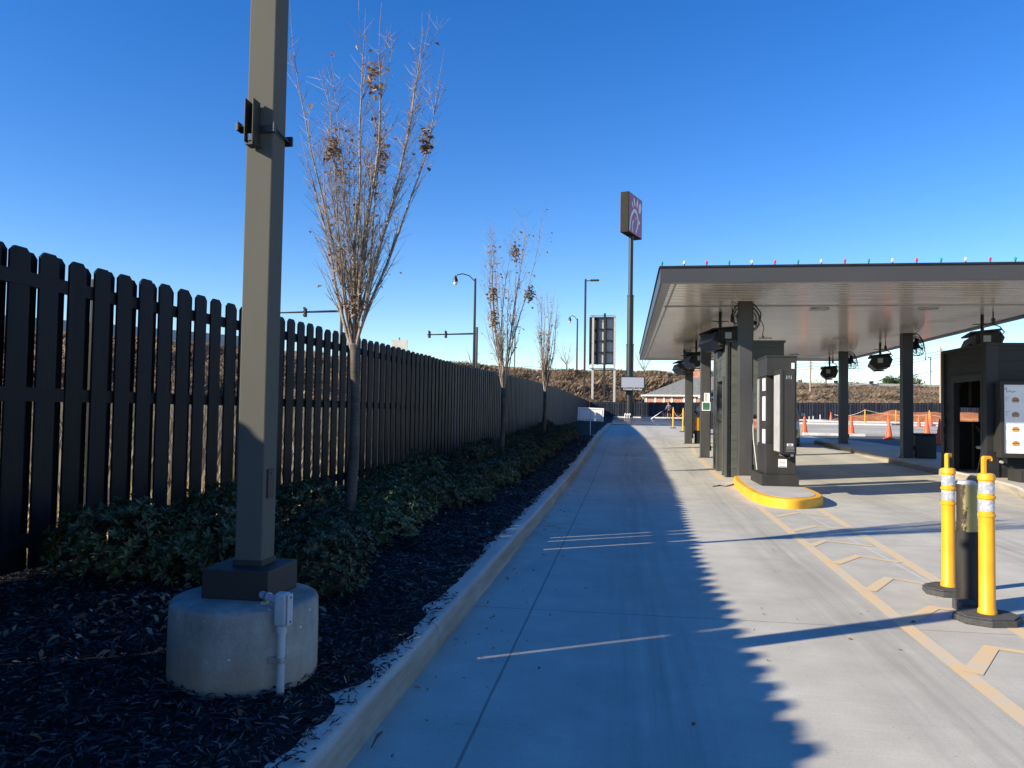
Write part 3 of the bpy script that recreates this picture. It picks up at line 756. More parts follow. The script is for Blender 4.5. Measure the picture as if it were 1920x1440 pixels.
# ------------------------------------------------------------------ shrubs
def shrub_leaves(nc, seed):
    r_ = random.Random(seed); mb = MB(); st = MB()
    tips = []
    for _ in range(nc):
        u = r_.random(); th = r_.uniform(0, 2 * PI)
        el = math.asin(r_.random() ** .8) 
        rad = r_.uniform(.72, 1.0) ** .6 * (1 + .22 * noise.noise((math.cos(th) * 1.7, math.sin(th) * 1.7, el * 2 + seed)))
        p = Vector((math.cos(th) * math.cos(el) * .46, math.sin(th) * math.cos(el) * .46, .08 + math.sin(el) * .44)) * rad
        out = Vector((math.cos(th) * math.cos(el), math.sin(th) * math.cos(el), math.sin(el) + .45)).normalized()
        tips.append((p, out))
        k = r_.randint(5, 8); ax = out.cross(Vector((0, 0, 1)));
        if ax.length < .01: ax = Vector((1, 0, 0))
        ax.normalize(); bx_ = out.cross(ax)
        for j in range(k):
            q = 2 * PI * j / k + r_.uniform(-.3, .3); rdir = ax * math.cos(q) + bx_ * math.sin(q)
            d = (out * r_.uniform(.25, 1.1) + rdir).normalized(); L_ = r_.uniform(.04, .07); w = L_ * .2
            s_ = d.cross(out + Vector((.01, .02, 0))).normalized(); up = s_.cross(d)
            o = len(mb.v); b_ = p - out * r_.uniform(0, .02); m_ = b_ + d * L_ * .55
            mb.v += [tuple(b_), tuple(m_ - s_ * w + up * .004), tuple(b_ + d * L_ - up * .003), tuple(m_ + s_ * w + up * .004)]
            mb.f += [(o, o + 1, o + 2), (o, o + 2, o + 3)]; mb.m += [0, 0]
    for p, out in tips[::14]:
        st.tube([(p.x * .15, p.y * .15, -.03), tuple(p * .6 + Vector((0, 0, .02))), tuple(p)], [.006, .004, .002], 4, False)
    return mb, st
protos = []
for sd, nc in ((1, 520), (2, 430), (3, 430), (4, 300)):
    lv, st = shrub_leaves(nc, sd)
    me1 = None
    protos.append((lv, st))
def shrub_mesh(k, name):
    pass
SH = []  # x, y, scale xyz, proto
SH = [(-3.24, 4.62, 1.0, .95, 0), (-2.78, 4.85, 1.0, 1.05, 1), (-1.92, 4.6, .74, .86, 0), (-3.1, 5.75, .9, 1.0, 2),
      (-2.2, 5.6, .82, .82, 2), (-2.85, 6.65, .9, .95, 0), (-2.15, 6.6, .8, .8, 1)]
y = 7.6; k = 0
while y < 30:
    for x in (-2.12, -2.9):
        SH.append((x + rnd.uniform(-.12, .12), y + rnd.uniform(-.25, .25) + (.4 if x < -2.5 else 0), rnd.uniform(.76, .98), rnd.uniform(.66, 1.08), (k * 7 + int(y)) % 4)); k += 1
    y += 1.13
def place_words(x, y, i):
    side = 'kerb side' if x > -2.45 else 'fence side'
    return side
protoobj = {}
rowc = {'kerb side': 0, 'fence side': 0}
SH.sort(key=lambda s_: s_[1])
for i, (x, y, s_, hz, k) in enumerate(SH):
    side = place_words(x, y, i); n_ = rowc[side]; rowc[side] += 1
    if y < 3: lab = ''
    lab = 'low evergreen shrub, %s from the light pole in the row nearer the %s' % (ORD[min(n_, 29)], 'kerb' if side == 'kerb side' else 'fence')
    if k not in protoobj:
        root = thing('shrub', lab, 'shrub', (0, 0, 0), 'low evergreen shrubs planted in the mulch bed')
        protos[k][0].build('foliage', 'shrubleaf', root, fix=False); protos[k][1].build('stem', 'stem', root, fix=False)
        protoobj[k] = root; o = root
    else:
        o = copy_tree(protoobj[k], label=lab)
    o.location = (x, y, mz(x, y) - .01); o.rotation_euler = (0, 0, rnd.uniform(0, 6.28)); o.scale = (s_, s_, hz)

# ------------------------------------------------------------------ bare young trees
def bare_tree(name, label, x, y, z, fork, top, spread, seed, nl=13, r0=.045, leaves=180, twigs=1.0, group=None, lean=(0, 0), clumps=6, matl='bark'):
    r_ = random.Random(seed)
    root = thing(name, label, 'tree', (x, y, z), group)
    tr = MB(); pts = []
    K = 9
    for i in range(K + 1):
        t = i / K; pts.append((x + lean[0] * t + .015 * math.sin(t * 5 + seed), y + lean[1] * t + .012 * math.cos(t * 4 + seed), z - .05 + (fork - z + .05) * t))
    tr.tube(pts, [r0 * (1.25 if i == 0 else 1.08 - .25 * i / K) for i in range(K + 1)], 12)
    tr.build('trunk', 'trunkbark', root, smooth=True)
    lm = MB(); tw = MB(); ends = []
    f = Vector(pts[-1]); Ht = top - fork
    def grow(st, d, Ln, r, n, mbx, sides, wob, upb, tip=.12):
        P = [st.copy()]; dd = d.copy()
        for i in range(n):
            dd = (dd + Vector((r_.uniform(-wob, wob), r_.uniform(-wob, wob), upb + r_.uniform(-wob, wob) * .3))).normalized()
            P.append(P[-1] + dd * Ln / n)
        mbx.tube(P, [r * (1 - (1 - tip) * i / n) for i in range(n + 1)], sides, False)
        return P
    for i in range(nl):
        az = 2 * PI * i / nl + r_.uniform(-.25, .25); out = spread * r_.uniform(.25, 1.0)
        h0 = r_.uniform(-.25, .35) * Ht * .25 if i else 0
        base = f + Vector((math.cos(az) * r0 * .4, math.sin(az) * r0 * .4, min(h0, -.0 + abs(h0)) * (1 if i % 2 else -.25)))
        frac = r_.uniform(.6, 1.02)
        d = Vector((math.cos(az) * out * 2.1, math.sin(az) * out * 2.1, Ht)).normalized()
        if i % 2: base = Vector((x + lean[0], y + lean[1], fork + abs(h0)))
        Ln = Ht * frac - (base.z - fork)
        rr0 = r0 * r_.uniform(.2, .44)
        P = grow(base, d, Ln, rr0, 14, lm, 6, .075, .058, .07)
        # side shoots
        ns = int(16 * twigs)
        for j in range(ns):
            t = r_.uniform(.12, .92); q = P[int(t * 14)]; a2 = az + r_.uniform(-1.5, 1.5)
            dv = Vector((math.cos(a2) * .5, math.sin(a2) * .5, r_.uniform(.8, 1.5))).normalized()
            l2 = Ln * r_.uniform(.07, .27) * (1.15 - t * .6)
            Q = grow(q, dv, l2, max(.0026, rr0 * .36 * (1 - t * .6)), 6, lm if t < .3 else tw, 4, .09, .05, .3)
            for m_ in range(int(r_.randint(3, 7) * twigs)):
                u = r_.uniform(.15, .95); q2 = Q[int(u * 6)]; a3 = r_.uniform(0, 2 * PI)
                dv2 = (Vector((math.cos(a3) * .8, math.sin(a3) * .8, r_.uniform(.3, 1.2)))).normalized()
                T = grow(q2, dv2, r_.uniform(.06, .22) * (Ht / 3), .0017 * max(1, Ht / 3.2), 3, tw, 3, .12, .03, .5)
                if r_.random() < .1: ends.append(T[-1])
        ends += [P[int(r_.uniform(.2, .75) * 14)] for _ in range(2)]
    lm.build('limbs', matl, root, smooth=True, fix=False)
    tw.build('twigs', 'bark', root, fix=False)
    if leaves:
        lv = MB(); cl = [r_.choice(ends) for _ in range(clumps)]
        for c in range(leaves):
            ctr = r_.choice(cl) if r_.random() < .75 else r_.choice(ends)
            p = ctr + Vector((r_.gauss(0, .028), r_.gauss(0, .028), r_.gauss(0, .08))) * (1 if Ht < 3.2 else 1.3)
            a = r_.uniform(0, 2 * PI); L_ = r_.uniform(.035, .07) * (1 if Ht < 3.2 else 1.35); w = L_ * .4; dz = r_.uniform(-1, .1)
            d = Vector((math.cos(a), math.sin(a), dz)).normalized(); s_ = d.cross(Vector((.2, .1, 1))).normalized(); u_ = s_.cross(d)
            o = len(lv.v); m_ = p + d * L_ * .5
            lv.v += [tuple(p), tuple(m_ - s_ * w + u_ * .008), tuple(p + d * L_), tuple(m_ + s_ * w + u_ * .01)]
            lv.f += [(o, o + 1, o + 2), (o, o + 2, o + 3)]; lv.m += [0, 0]
        lv.build('dead_leaves', 'treeleaf', root, fix=False)
    return root
TG = 'young bare trees planted along the fence'
bare_tree('bare_tree', 'nearest young bare tree with tan curled leaves, right of the bronze light pole', -2.35, 6.45, mz(-2.35, 6.45), 1.93, 4.95, .56, 11, 20, .046, 520, 1.35, TG, clumps=7)
bare_tree('bare_tree', 'middle young bare tree with rust coloured leaf clumps in front of the far street lamp', -2.55, 16, mz(-2.5, 16), 1.85, 6.0, .5, 23, 14, .055, 620, .9, TG, clumps=4)
bare_tree('bare_tree', 'farthest and smallest young bare tree in the row beside the fence', -2.5, 24, mz(-2.5, 24), 2.0, 5.4, .42, 35, 13, .06, 240, .9, TG, clumps=5)

# ------------------------------------------------------------------ canopy
CX0, CX1, CY0, CY1, ZC = .62, 8.95, 13.72, 33.3, 3.68
root = thing('canopy', 'wide flat drive-through canopy on square grey posts with ribbed metal underside', 'canopy', (4.7, 23, 0))
mb = MB(); mb.box(CX0 + .01, CX1 - .01, CY0 + .01, CY1 - .01, ZC + .07, ZC + .24); mb.build('roof', 'fascia', root)
mb = MB(); yy = CY0 + .16
while yy < CY1 - .3:
    mb.box(CX0 + .15, CX1 - .15, yy, yy + .185, ZC + .015, ZC + .03)
    mb.box(CX0 + .15, CX1 - .15, yy + .185, yy + .2, ZC + .022, ZC + .028); mb.box(CX0 + .15, CX1 - .15, yy + .01, yy + .04, ZC + .009, ZC + .0148); yy += .2
mb.build('soffit', 'soffit', root, fix=False)
for (a, b, c, d) in ((CX0 - .03, CX1 + .03, CY0 - .03, CY0), (CX0 - .03, CX1 + .03, CY1, CY1 + .03), (CX0 - .03, CX0, CY0, CY1), (CX1, CX1 + .03, CY0, CY1)):
    mb = MB(); mb.box(a, b, c, d, ZC - .01, ZC + .25); mb.build('fascia', 'fascia', root)
mb = MB()
for (a, b, c, d) in ((CX0 - .05, CX1 + .05, CY0 - .055, CY0 - .0), (CX0 - .05, CX1 + .05, CY1, CY1 + .05), (CX0 - .055, CX0, CY0, CY1), (CX1, CX1 + .055, CY0, CY1)):
    mb.box(a, b, c, d, ZC + .252, ZC + .285)
mb.box(CX0 - .0, CX1, CY0, CY1, ZC + .245, ZC + .27)
mb.build('roof_edge_cap', 'black', root, bevel=.004)
mb = MB()
mb.box(CX0 + .002, CX0 + .16, CY0 + .002, CY1 - .002, ZC - .012, ZC + .012)
mb.box(CX0 + .16, CX1 - .002, CY0 + .002, CY0 + .14, ZC - .010, ZC + .012)
mb.box(CX0 + .16, CX1 - .002, CY1 - .15, CY1 - .002, ZC - .010, ZC + .012)
mb.box(CX1 - .16, CX1 - .002, CY0 + .14, CY1 - .15, ZC - .011, ZC + .012)
mb.build('gutter', 'lightgrey', root, bevel=.003)
mb = MB(); mb.box(CX0 + .2, CX1 - .2, CY0 + 3.1, CY0 + 3.14, ZC - .004, ZC + .012); mb.box(CX0 + .2, CX1 - .2, CY0 + 18.6, CY0 + 18.64, ZC - .004, ZC + .012)
mb.box(CX0 + .24, CX0 + .27, CY0 + .3, CY1 - .3, ZC + .004, ZC + .013)
mb.build('seam_strip', 'lightgrey', root)
CW = .13
for (x, y, zb) in ((2.42, 16.25, 0), (2.29, 22.85, 0), (2.33, 29.2, 0), (7.66, 22.5, .15), (7.66, 28.7, .15)):
    mb = MB(); mb.box(x - CW, x + CW, y - CW, y + CW, G(y) + zb - .02, ZC + .01)
    col = mb.build('column', 'greysteel', root, bevel=.006)
    mb = MB(); mb.box(x - .165, x + .165, y - .165, y + .165, G(y) + zb - .02, G(y) + zb + .018); pl_ = mb.build('base_plate', 'bronzedark', col)
    for bx_, by_ in ((-.148, -.148), (.148, -.148), (-.148, .148), (.148, .148)):
        mb = MB(); mb.lathe([(.012, 0), (.012, .02), (0, .022)], 8, (x + bx_, y + by_, G(y) + zb + .018)); mb.build('bolt', 'galv', col)
    mb = MB(); mb.tube([(x + CW + .018, y - .06, G(y) + zb + .3), (x + CW + .018, y - .06, ZC - .01)], .013, 8); mb.build('conduit', 'greysteel', col, smooth='auto')
    mb = MB(); mb.box(x + CW + .001, x + CW + .05, y - .1, y - .02, G(y) + zb + .2, G(y) + zb + .34); mb.build('outlet_box', 'bronzedark', col, bevel=.004)
for (x, y) in ((4.15, 17.35), (4.15, 23.9), (4.2, 30), (6.35, 17.33), (6.27, 23.87), (6.26, 30.1)):
    mb = MB(); mb.lathe([(.0, 0), (.17, 0), (.19, .006), (.2, .02), (.2, .04)][::1], 28, (x, y, ZC - .014)); mb.build('downlight', ['lens'], root, smooth='auto')
# christmas bulbs
def bulb(matn, x, y, z, label, grp):
    root = thing('light_bulb', label, 'bulb', (x, y, z), grp)
    b = MB(); b.lathe([(.012, 0), (.012, .028), (.010, .03)], 10, (x, y, z)); b.box(x - .02, x + .02, y - .012, y + .012, z - .006, z + .004); b.build('socket', 'blackplastic', root)
    b = MB(); b.lathe([(.01, .028), (.02, .04), (.027, .056), (.026, .07), (.018, .088), (.007, .102), (.001, .106)], 12, (x, y, z)); b.build('bulb', matn, root, smooth=True)
    root.scale = (.85,) * 3
    return root
cols = [('bulbgreen', 'green'), ('bulbwhite', 'white'), ('bulbred', 'red')]
pr = {}
for i in range(22):
    m_, cn = cols[i % 3]; x = CX0 + .0 + i * .383
    lab = '%s bulb on the canopy front edge, %s from the left corner' % (cn, ORD[i])
    if m_ not in pr: pr[m_] = bulb(m_, x, CY0 - .02, ZC + .287, lab, 'coloured bulbs along the canopy front edge')
    else: copy_tree(pr[m_], (x, CY0 - .02, ZC + .287), label=lab)
for i in range(24):
    m_, cn = cols[(i + 1) % 3]
    o = copy_tree(pr[m_], (CX0 - .02, CY0 + .75 + i * .78, ZC + .287), label='%s bulb on the canopy left edge, %s from the front corner' % (cn, ORD[i]))
    o['group'] = 'coloured bulbs along the canopy left edge'

# fans on columns
def fan(x, y, z, rz, label, tilt=25):
    root = thing('cage_fan', label, 'fan', (0, 0, 0), 'caged fans mounted on the canopy posts')
    T = Matrix.Rotation(R(tilt), 4, 'X')
    cg = MB()
    for rr_, zz in ((.27, .0), (.29, .05), (.29, .11), (.25, .16), (.16, .185), (.16, -.02)):
        P = [tuple(T @ Vector((rr_ * math.cos(a), zz - .08, rr_ * math.sin(a)))) for a in [2 * PI * k / 28 for k in range(29)]]
        cg.tube(P, .006, 5, False)
    for k in range(22):
        a = 2 * PI * k / 22; P = [tuple(T @ Vector((q * math.cos(a), w - .08, q * math.sin(a)))) for q, w in ((.05, -.03), (.2, -.02), (.28, .03), (.29, .08), (.26, .16), (.1, .19), (.04, .19))]
        cg.tube(P, .0035, 4, False)
    cg.build('cage', 'black', root)
    mo = MB(); mo.lathe([(0, -.13), (.07, -.12), (.085, -.08), (.085, .04), (.05, .07), (0, .075)], 16, mat=T @ Matrix.Rotation(R(-90), 4, 'X') @ Matrix.Translation((0, 0, 0))); mo.build('motor', 'black', root, smooth='auto')
    bl = MB()
    for k in range(4):
        bl.prism([(.04, -.03), (.22, -.09), (.25, .03), (.06, .04)], -.004, .004, mat=T @ Matrix.Rotation(2 * PI * k / 4 + .4, 4, 'Y') @ Matrix.Rotation(R(25), 4, 'X') @ Matrix.Rotation(R(90), 4, 'X'))
    bl.build('blades', 'black', root)
    yk = MB(); P = [(-.31, 0, -.02), (-.33, -.02, .1), (-.22, -.06, .27), (-.12, -.08, .32), (.12, -.08, .32), (.22, -.06, .27), (.33, -.02, .1), (.31, 0, -.02)]
    yk.tube(P, .014, 6); yk.box(-.06, .06, -.24, -.06, .30, .34); yk.box(-.05, .05, -.26, -.22, .1, .36)
    yk.build('yoke', 'black', root)
    wr = MB(); wr.tube([(.3, 0, -.02), (.36, .0, -.12), (.38, .02, -.22), (.34, .04, -.32), (.35, .03, -.38)], .008, 6); wr.tube([(.35, .03, -.37), (.36, .03, -.41)], .016, 6); wr.build('cord', 'blackplastic', root)
    root.location = (x, y, z); root.rotation_euler = (0, 0, rz)
    return root
f0 = fan(2.50, 16.6, 3.38, R(-35), 'large caged fan on the nearest canopy post, above the menu board', 20)
for (x, y, rz, lab) in ((2.5, 23.2, R(-20), 'caged fan on the post carrying the white and green notice'), (2.52, 29.5, R(-25), 'caged fan on the farthest left post beside the yellow bollard'),
                        (7.95, 22.6, R(-75), 'caged fan on the right post beside the black bin'), (7.95, 28.8, R(-70), 'caged fan on the far right post behind the orange cones')):
    copy_tree(f0, (x, y, 3.36), rz, label=lab)
# heaters
def heater(x, y, label, s=1.0):
    root = thing('patio_heater', label, 'heater', (0, 0, 0), 'radiant heaters hanging under the canopy')
    b = MB(); L_ = .62
    prof_ = [(-.23, .1), (.2, .16), (.27, .04), (.2, -.14), (-.12, -.22), (-.3, -.06)]
    b.prism(prof_, -L_, L_, axis='y'); hd = b.build('hood', 'black', root, bevel=.008)
    b = MB(); b.prism([(-.29, .165), (.22, .215), (.24, .19), (-.27, .14)], -L_ * .98, L_ * .98, axis='y'); b.build('top_shield', 'blackplastic', root)
    b = MB(); b.box(-.16, .16, -L_ - .12, -L_, -.1, .11); b.box(-.2, .2, -L_ - .05, -L_ - .002, -.17, .14); b.build('burner_box', 'bronzedark', root, bevel=.006)
    b = MB(); b.box(-.1, .02, -L_ - .128, -L_ - .121, -.05, .07); b.build('burner_plate', 'lightgrey', root)
    b = MB(); b.box(-.14, .1, -.1, .1, -.235, -.21); b.build('emitter', 'signside', root)
    b = MB(); b.tube([(0, 0, .17), (0, 0, .62)], .032, 10); b.box(-.16, .16, -.02, .02, .36, .375); b.box(-.02, .02, -.14, .14, .345, .36); b.build('hanger', 'black', root)
    b = MB(); b.tube([(.1, -.5, .6), (.1, -.5, .3)], .012, 8); b.box(.07, .13, -.52, -.48, .3, .42)
    b.tube([(.1, -.5, .3), (.2, -.55, .25), (.26, -.62, .14), (.2, -.72, .08), (.1, -.72, .03)], .011, 6); b.build('gas_hose', 'black', root)
    root.location = (x, y, ZC - .61); root.scale = (1.14,) * 3; return root
h0 = heater(7.9, 18.5, 'long black heater hanging just above the dark order booth roof')
h0.rotation_euler = (0, 0, R(-14))
for (x, y, rz, lab) in ((7.85, 25.3, R(-14), 'black wedge shaped heater hanging between the two right posts'), (7.85, 31.3, R(-14), 'small looking black heater hanging right of the menu board pedestal'),
                        (2.12, 17.9, R(8), 'black heater tilted beside the nearest canopy post and fan'), (2.2, 24.7, R(5), 'black heater between the second and third left posts'), (2.1, 28.3, R(5), 'black heater left of the farthest left post')):
    copy_tree(h0, (x, y, ZC - .61 + (.0 if x > 5 else -.0)), rz, label=lab)

# notice on second column
root = thing('notice_sign', 'white notice above a green framed notice on the second left post', 'sign', (2.31, 22.7, 1.6))
yf = 22.85 - CW - .004
mb = MB(); mb.box(2.250, 2.410, yf - .008, yf, 1.74, 1.99); p = mb.build('white_plate', 'white', root)
mb = MB()
for i in range(6): mb.box(2.280, 2.330, yf - .010, yf - .008, 1.77 + i * .035, 1.785 + i * .035)
mb.build('print', 'ink', p)
mb = MB(); mb.box(2.190, 2.430, yf - .008, yf, 1.48, 1.735); p = mb.build('border_plate', 'white', root)
mb = MB(); mb.box(2.215, 2.405, yf - .011, yf - .008, 1.505, 1.71); mb.build('green_panel', 'greenplate', p)

# ------------------------------------------------------------------ booths
def siding(mb, u0, u1, z0, z1, plane, c, th, holes=(), axis='x', board=.2):
    """stack of boards; plane wall along axis at const c, thickness th; holes (ua,ub,za,zb)"""
    z = z0
    cuts = sorted(set([z0, z1] + [h[2] for h in holes] + [h[3] for h in holes] + [z0 + board * i for i in range(int((z1 - z0) / board) + 1)]))
    for za, zb in zip(cuts, cuts[1:]):
        if zb - za < .004: continue
        zm = (za + zb) / 2; segs = [(u0, u1)]
        for (a, b, c0, c1) in holes:
            if c0 < zm < c1:
                ns = []
                for (p, q) in segs:
                    if a > p: ns.append((p, min(a, q)))
                    if b < q: ns.append((max(b, p), q))
                segs = [s_ for s_ in ns if s_[1] - s_[0] > .003]
        gap = .006 if any(abs((zb - z0) / board - round((zb - z0) / board)) < .01 for _ in (0,)) else 0
        for (p, q) in segs:
            if axis == 'x': mb.box(p, q, c, c + th, za, zb - gap)
            else: mb.box(c, c + th, p, q, za, zb - gap)
            if gap:
                if axis == 'x': mb.box(p, q, c + .012, c + th - .004, zb - gap, zb)
                else: mb.box(c + .012, c + th - .004, p, q, zb - gap, zb)
# booth 1
x0, x1, y0, y1, zt = 2.17, 3.34, 17.0, 19.3, 2.92
root = thing('order_booth', 'grey green slatted booth behind the nearest canopy post', 'booth', (2.7, 18, 0))
zb = G(17) - .01
mb = MB(); siding(mb, x0 + .05, x1, zb, zt, None, y0, .08, [(2.62, 3.2, 1.08, 1.36)], 'x'); mb.build('front_wall', 'siding', root, fix=False)
mb = MB(); siding(mb, y0, y1, zb, zt, None, x0, .08, [(17.5, 18.45, 0.0, 2.12)], 'y'); mb.build('left_wall', 'siding', root, fix=False)
mb = MB(); siding(mb, x0 + .08, x1, zb, zt, None, y1 - .08, .08, [], 'x'); mb.build('back_wall', 'siding', root, fix=False)
mb = MB(); siding(mb, y0 + .08, y1 - .08, zb, zt, None, x1 - .08, .08, [], 'y'); mb.build('right_wall', 'siding', root, fix=False)
mb = MB(); mb.box(x0 - .03, x1 + .03, y0 - .03, y1 + .03, zt, zt + .05); mb.build('roof', 'trim', root, bevel=.004)
for (a, b) in ((y0 - .03, y0 + .14), (y1 - .12, y1 + .03)):
    mb = MB(); mb.box(x0 - .035, x0 + .0 - .002, a, b, zb, zt - .002); mb.build('corner_trim', 'trim', root)
mb = MB(); mb.box(x0 - .05, x0 - .003, 17.38, 17.49, zb, 2.2); mb.box(x0 - .05, x0 - .003, 18.46, 18.58, zb, 2.2); mb.box(x0 - .05, x0 - .003, 17.49, 18.46, 2.12, 2.2)
mb.build('door_frame', 'trim', root, bevel=.004)
mb = MB(); mb.box(2.62, 3.2, y0 + .03, y0 + .05, 1.08, 1.29); wf = mb.build('window_infill', 'brick', root)
mb = MB(); mb.box(2.60, 3.22, y0 - .012, y0 - .002, 1.34, 1.385); mb.build('window_trim', 'trimdark', root)
# booth 2
x0, x1, y0, y1, zt = 7.3, 9.3, 16.88, 19.1, 2.86
root = thing('order_booth', 'near black booth with an open side doorway behind the yellow posts', 'booth', (8, 18, .15))
zb = .16
mb = MB(); siding(mb, x0 + .02, x1, zb, zt, None, y0, .08, [], 'x'); mb.build('front_wall', 'sidingdark', root, fix=False)
mb = MB(); siding(mb, y0 + .081, y1, zb, zt, None, x0, .08, [(17.12, 18.42, .1, 2.16)], 'y'); mb.build('left_wall', 'sidingdark', root, fix=False)
mb = MB(); siding(mb, x0 + .081, x1, zb, zt, None, y1 - .08, .08, [(7.62, 8.06, 1.3, 1.62)], 'x'); mb.build('back_wall', 'sidingdark', root, fix=False)
mb = MB(); siding(mb, y0 + .081, y1 - .081, zb, zt, None, x1 - .08, .08, [], 'y'); mb.build('right_wall', 'sidingdark', root, fix=False)
mb = MB(); mb.box(x0 - .03, x1 + .03, y0 - .03, y1 + .03, zt, zt + .06); mb.build('roof', 'trimdark', root, bevel=.004)
mb = MB(); mb.box(x0 - .04, x0 + .19, y0 - .04, y0 - .002, zb, zt - .002); mb.box(x0 - .04, x0 - .002, y0 - .002, y0 + .12, zb, zt - .002); mb.build('corner_trim', 'trimdark', root)
mb = MB(); mb.box(x0 - .035, x0 - .002, y1 - .14, y1 + .02, zb, zt - .002); mb.build('corner_trim', 'trimdark', root)
mb = MB(); mb.box(x0 - .04, x0 - .002, 17.02, 17.12, zb, 2.3); mb.box(x0 - .04, x0 - .002, 18.42, 18.55, zb, 2.3); mb.box(x0 - .04, x0 - .002, 17.12, 18.42, 2.16, 2.3); mb.build('door_frame', 'trimdark', root, bevel=.004)
mb = MB(); mb.tube([(7.45, 18.95, 1.7), (7.75, 18.95, 2.5)], .03, 6); mb.box(7.86, 7.9, 18.94, 18.99, .2, 1.26); mb.box(7.8, 7.85, 18.94, 18.99, 1.66, 2.7); mb.tube([(7.95, 18.95, 1.2), (8.3, 18.95, .7)], .03, 6)
mb.build('stud', 'wood', root)
mb = MB(); mb.box(7.58, 8.1, 18.96, 19.01, 1.24, 1.295); mb.box(7.58, 8.1, 18.96, 19.01, 1.625, 1.66); mb.box(7.56, 7.61, 18.955, 19.012, 1.24, 1.66); mb.box(8.07, 8.12, 18.955, 19.012, 1.24, 1.66); mb.build('window_frame', 'trimdark', root)
mb = MB()
for (a, b, c) in ((7.28, 18.85, 1.6), (7.27, 18.9, 1.28), (7.27, 18.95, 1.1)):
    mb.tube([(a - .03 + .02 * math.cos(q), b - .1 + .12 * math.cos(q), c + .13 * math.sin(q)) for q in [k * 2 * PI / 12 for k in range(13)]], .008, 5, False)
mb.build('cable_loop', 'blackplastic', root)
# stool inside
root = thing('stool', 'round white topped stool standing inside the dark booth doorway', 'stool', (7.85, 18.3, .16))
mb = MB(); mb.lathe([(.0, .5), (.15, .5), (.17, .52), (.17, .555), (.15, .57), (0, .57)], 20, (7.85, 18.3, .2)); mb.build('seat', 'offwhite', root, smooth='auto')
for k in range(4):
    a = k * PI / 2 + .4; mb = MB(); mb.tube([(7.85 + .08 * math.cos(a), 18.3 + .08 * math.sin(a), .71), (7.85 + .2 * math.cos(a), 18.3 + .2 * math.sin(a), .17)], .012, 6); mb.build('leg', 'galv', root)
# illuminated style menu on booth 2
root = thing('menu_board', 'white menu board with burger pictures, framed on the front of the dark booth', 'menu board', (8.2, 16.6, .6))
Yf = 16.5
mb = MB(); fx0, fx1, fz0, fz1 = 7.37, 9.1, .60, 2.12
mb.box(fx0, fx0 + .075, Yf, Yf + .2, fz0, fz1); mb.box(fx1 - .075, fx1, Yf, Yf + .2, fz0, fz1); mb.box(fx0 + .075, fx1 - .075, Yf, Yf + .2, fz0, fz0 + .09); mb.box(fx0 + .075, fx1 - .075, Yf, Yf + .2, fz1 - .07, fz1)
mb.box(fx0 + .02, fx1 - .02, Yf + .2, Yf + .378, fz0 + .1, fz1 - .1); mb.build('frame', 'bronzedark', root, bevel=.006)
mb = MB(); mb.box(fx0 + .075, fx1 - .075, Yf + .03, Yf + .06, fz0 + .09, fz1 - .07); face = mb.build('face', 'menuwhite', root)
yp = Yf + .03
def burger(x, z):
    n_ = 14
    b = MB(); b.prism([(x + .062 * math.cos(a), z + .012 + .045 * math.sin(a)) for a in [PI * k / n_ for k in range(n_ + 1)]], yp - .006, yp - .001, axis='y')
    b.prism([(x - .055, z - .045), (x + .055, z - .045), (x + .062, z - .028), (x - .062, z - .028)], yp - .006, yp - .001, axis='y'); o = b.build('burger_picture', 'bun', face)
    b = MB(); b.box(x - .066, x + .066, yp - .005, yp - .001, z - .012, z + .009); b.build('filling', 'meat', o)
    b = MB(); b.box(x - .07, x + .07, yp - .0055, yp - .001, z - .026, z - .014); b.build('lettuce', 'salad', o)
for z in (1.745, 1.455, 1.165, .885):
    for x in (7.66, 8.0, 8.34, 8.68): burger(x, z)
mb = MB()
for z in (1.745, 1.455, 1.165, .885):
    for x in (7.47, 7.85, 8.19, 8.53):
        mb.box(x, x + .085, yp - .003, yp - .0005, z + .055, z + .064)
        for k in range(3): mb.box(x, x + rnd.uniform(.04, .07), yp - .003, yp - .0005, z + .03 - k * .022, z + .036 - k * .022)
for x in (7.47, 7.8, 8.2, 8.6): mb.box(x, x + .25, yp - .003, yp - .0005, .735, .745)
mb.build('print', 'inkgrey', face)
mb = MB()
for x in (7.95, 8.02, 8.15): mb.box(x, x + .035, yp - .003, yp - .0005, 1.89, 1.94)
mb.tube([(7.46, yp - .003, 1.96), (7.5, yp - .003, 1.99), (7.5, yp - .003, 1.9), (7.56, yp - .003, 1.93), (7.6, yp - .003, 1.9), (7.66, yp - .003, 1.92)], .006, 5)
mb.box(7.9, 8.6, yp - .003, yp - .0005, 1.985, 1.992)
mb.build('heading', 'ink', face)
mb = MB(); mb.box(7.42, 9.0, 15.85, 16.35, .15, .40); mb.build('base', 'bronzedark', root, bevel=.01)
mb = MB(); mb.box(8.4, 8.75, 16.0, 16.3, .4, 1.9); mb.box(8.4, 8.75, 16.3, 16.495, .9, 1.6); mb.build('post', 'bronzedark', root)
mb = MB(); mb.tube([(7.52, 16.85, .5), (7.52, 16.78, .5)], .03, 10); mb.build('spotlight', 'lightgrey', root)

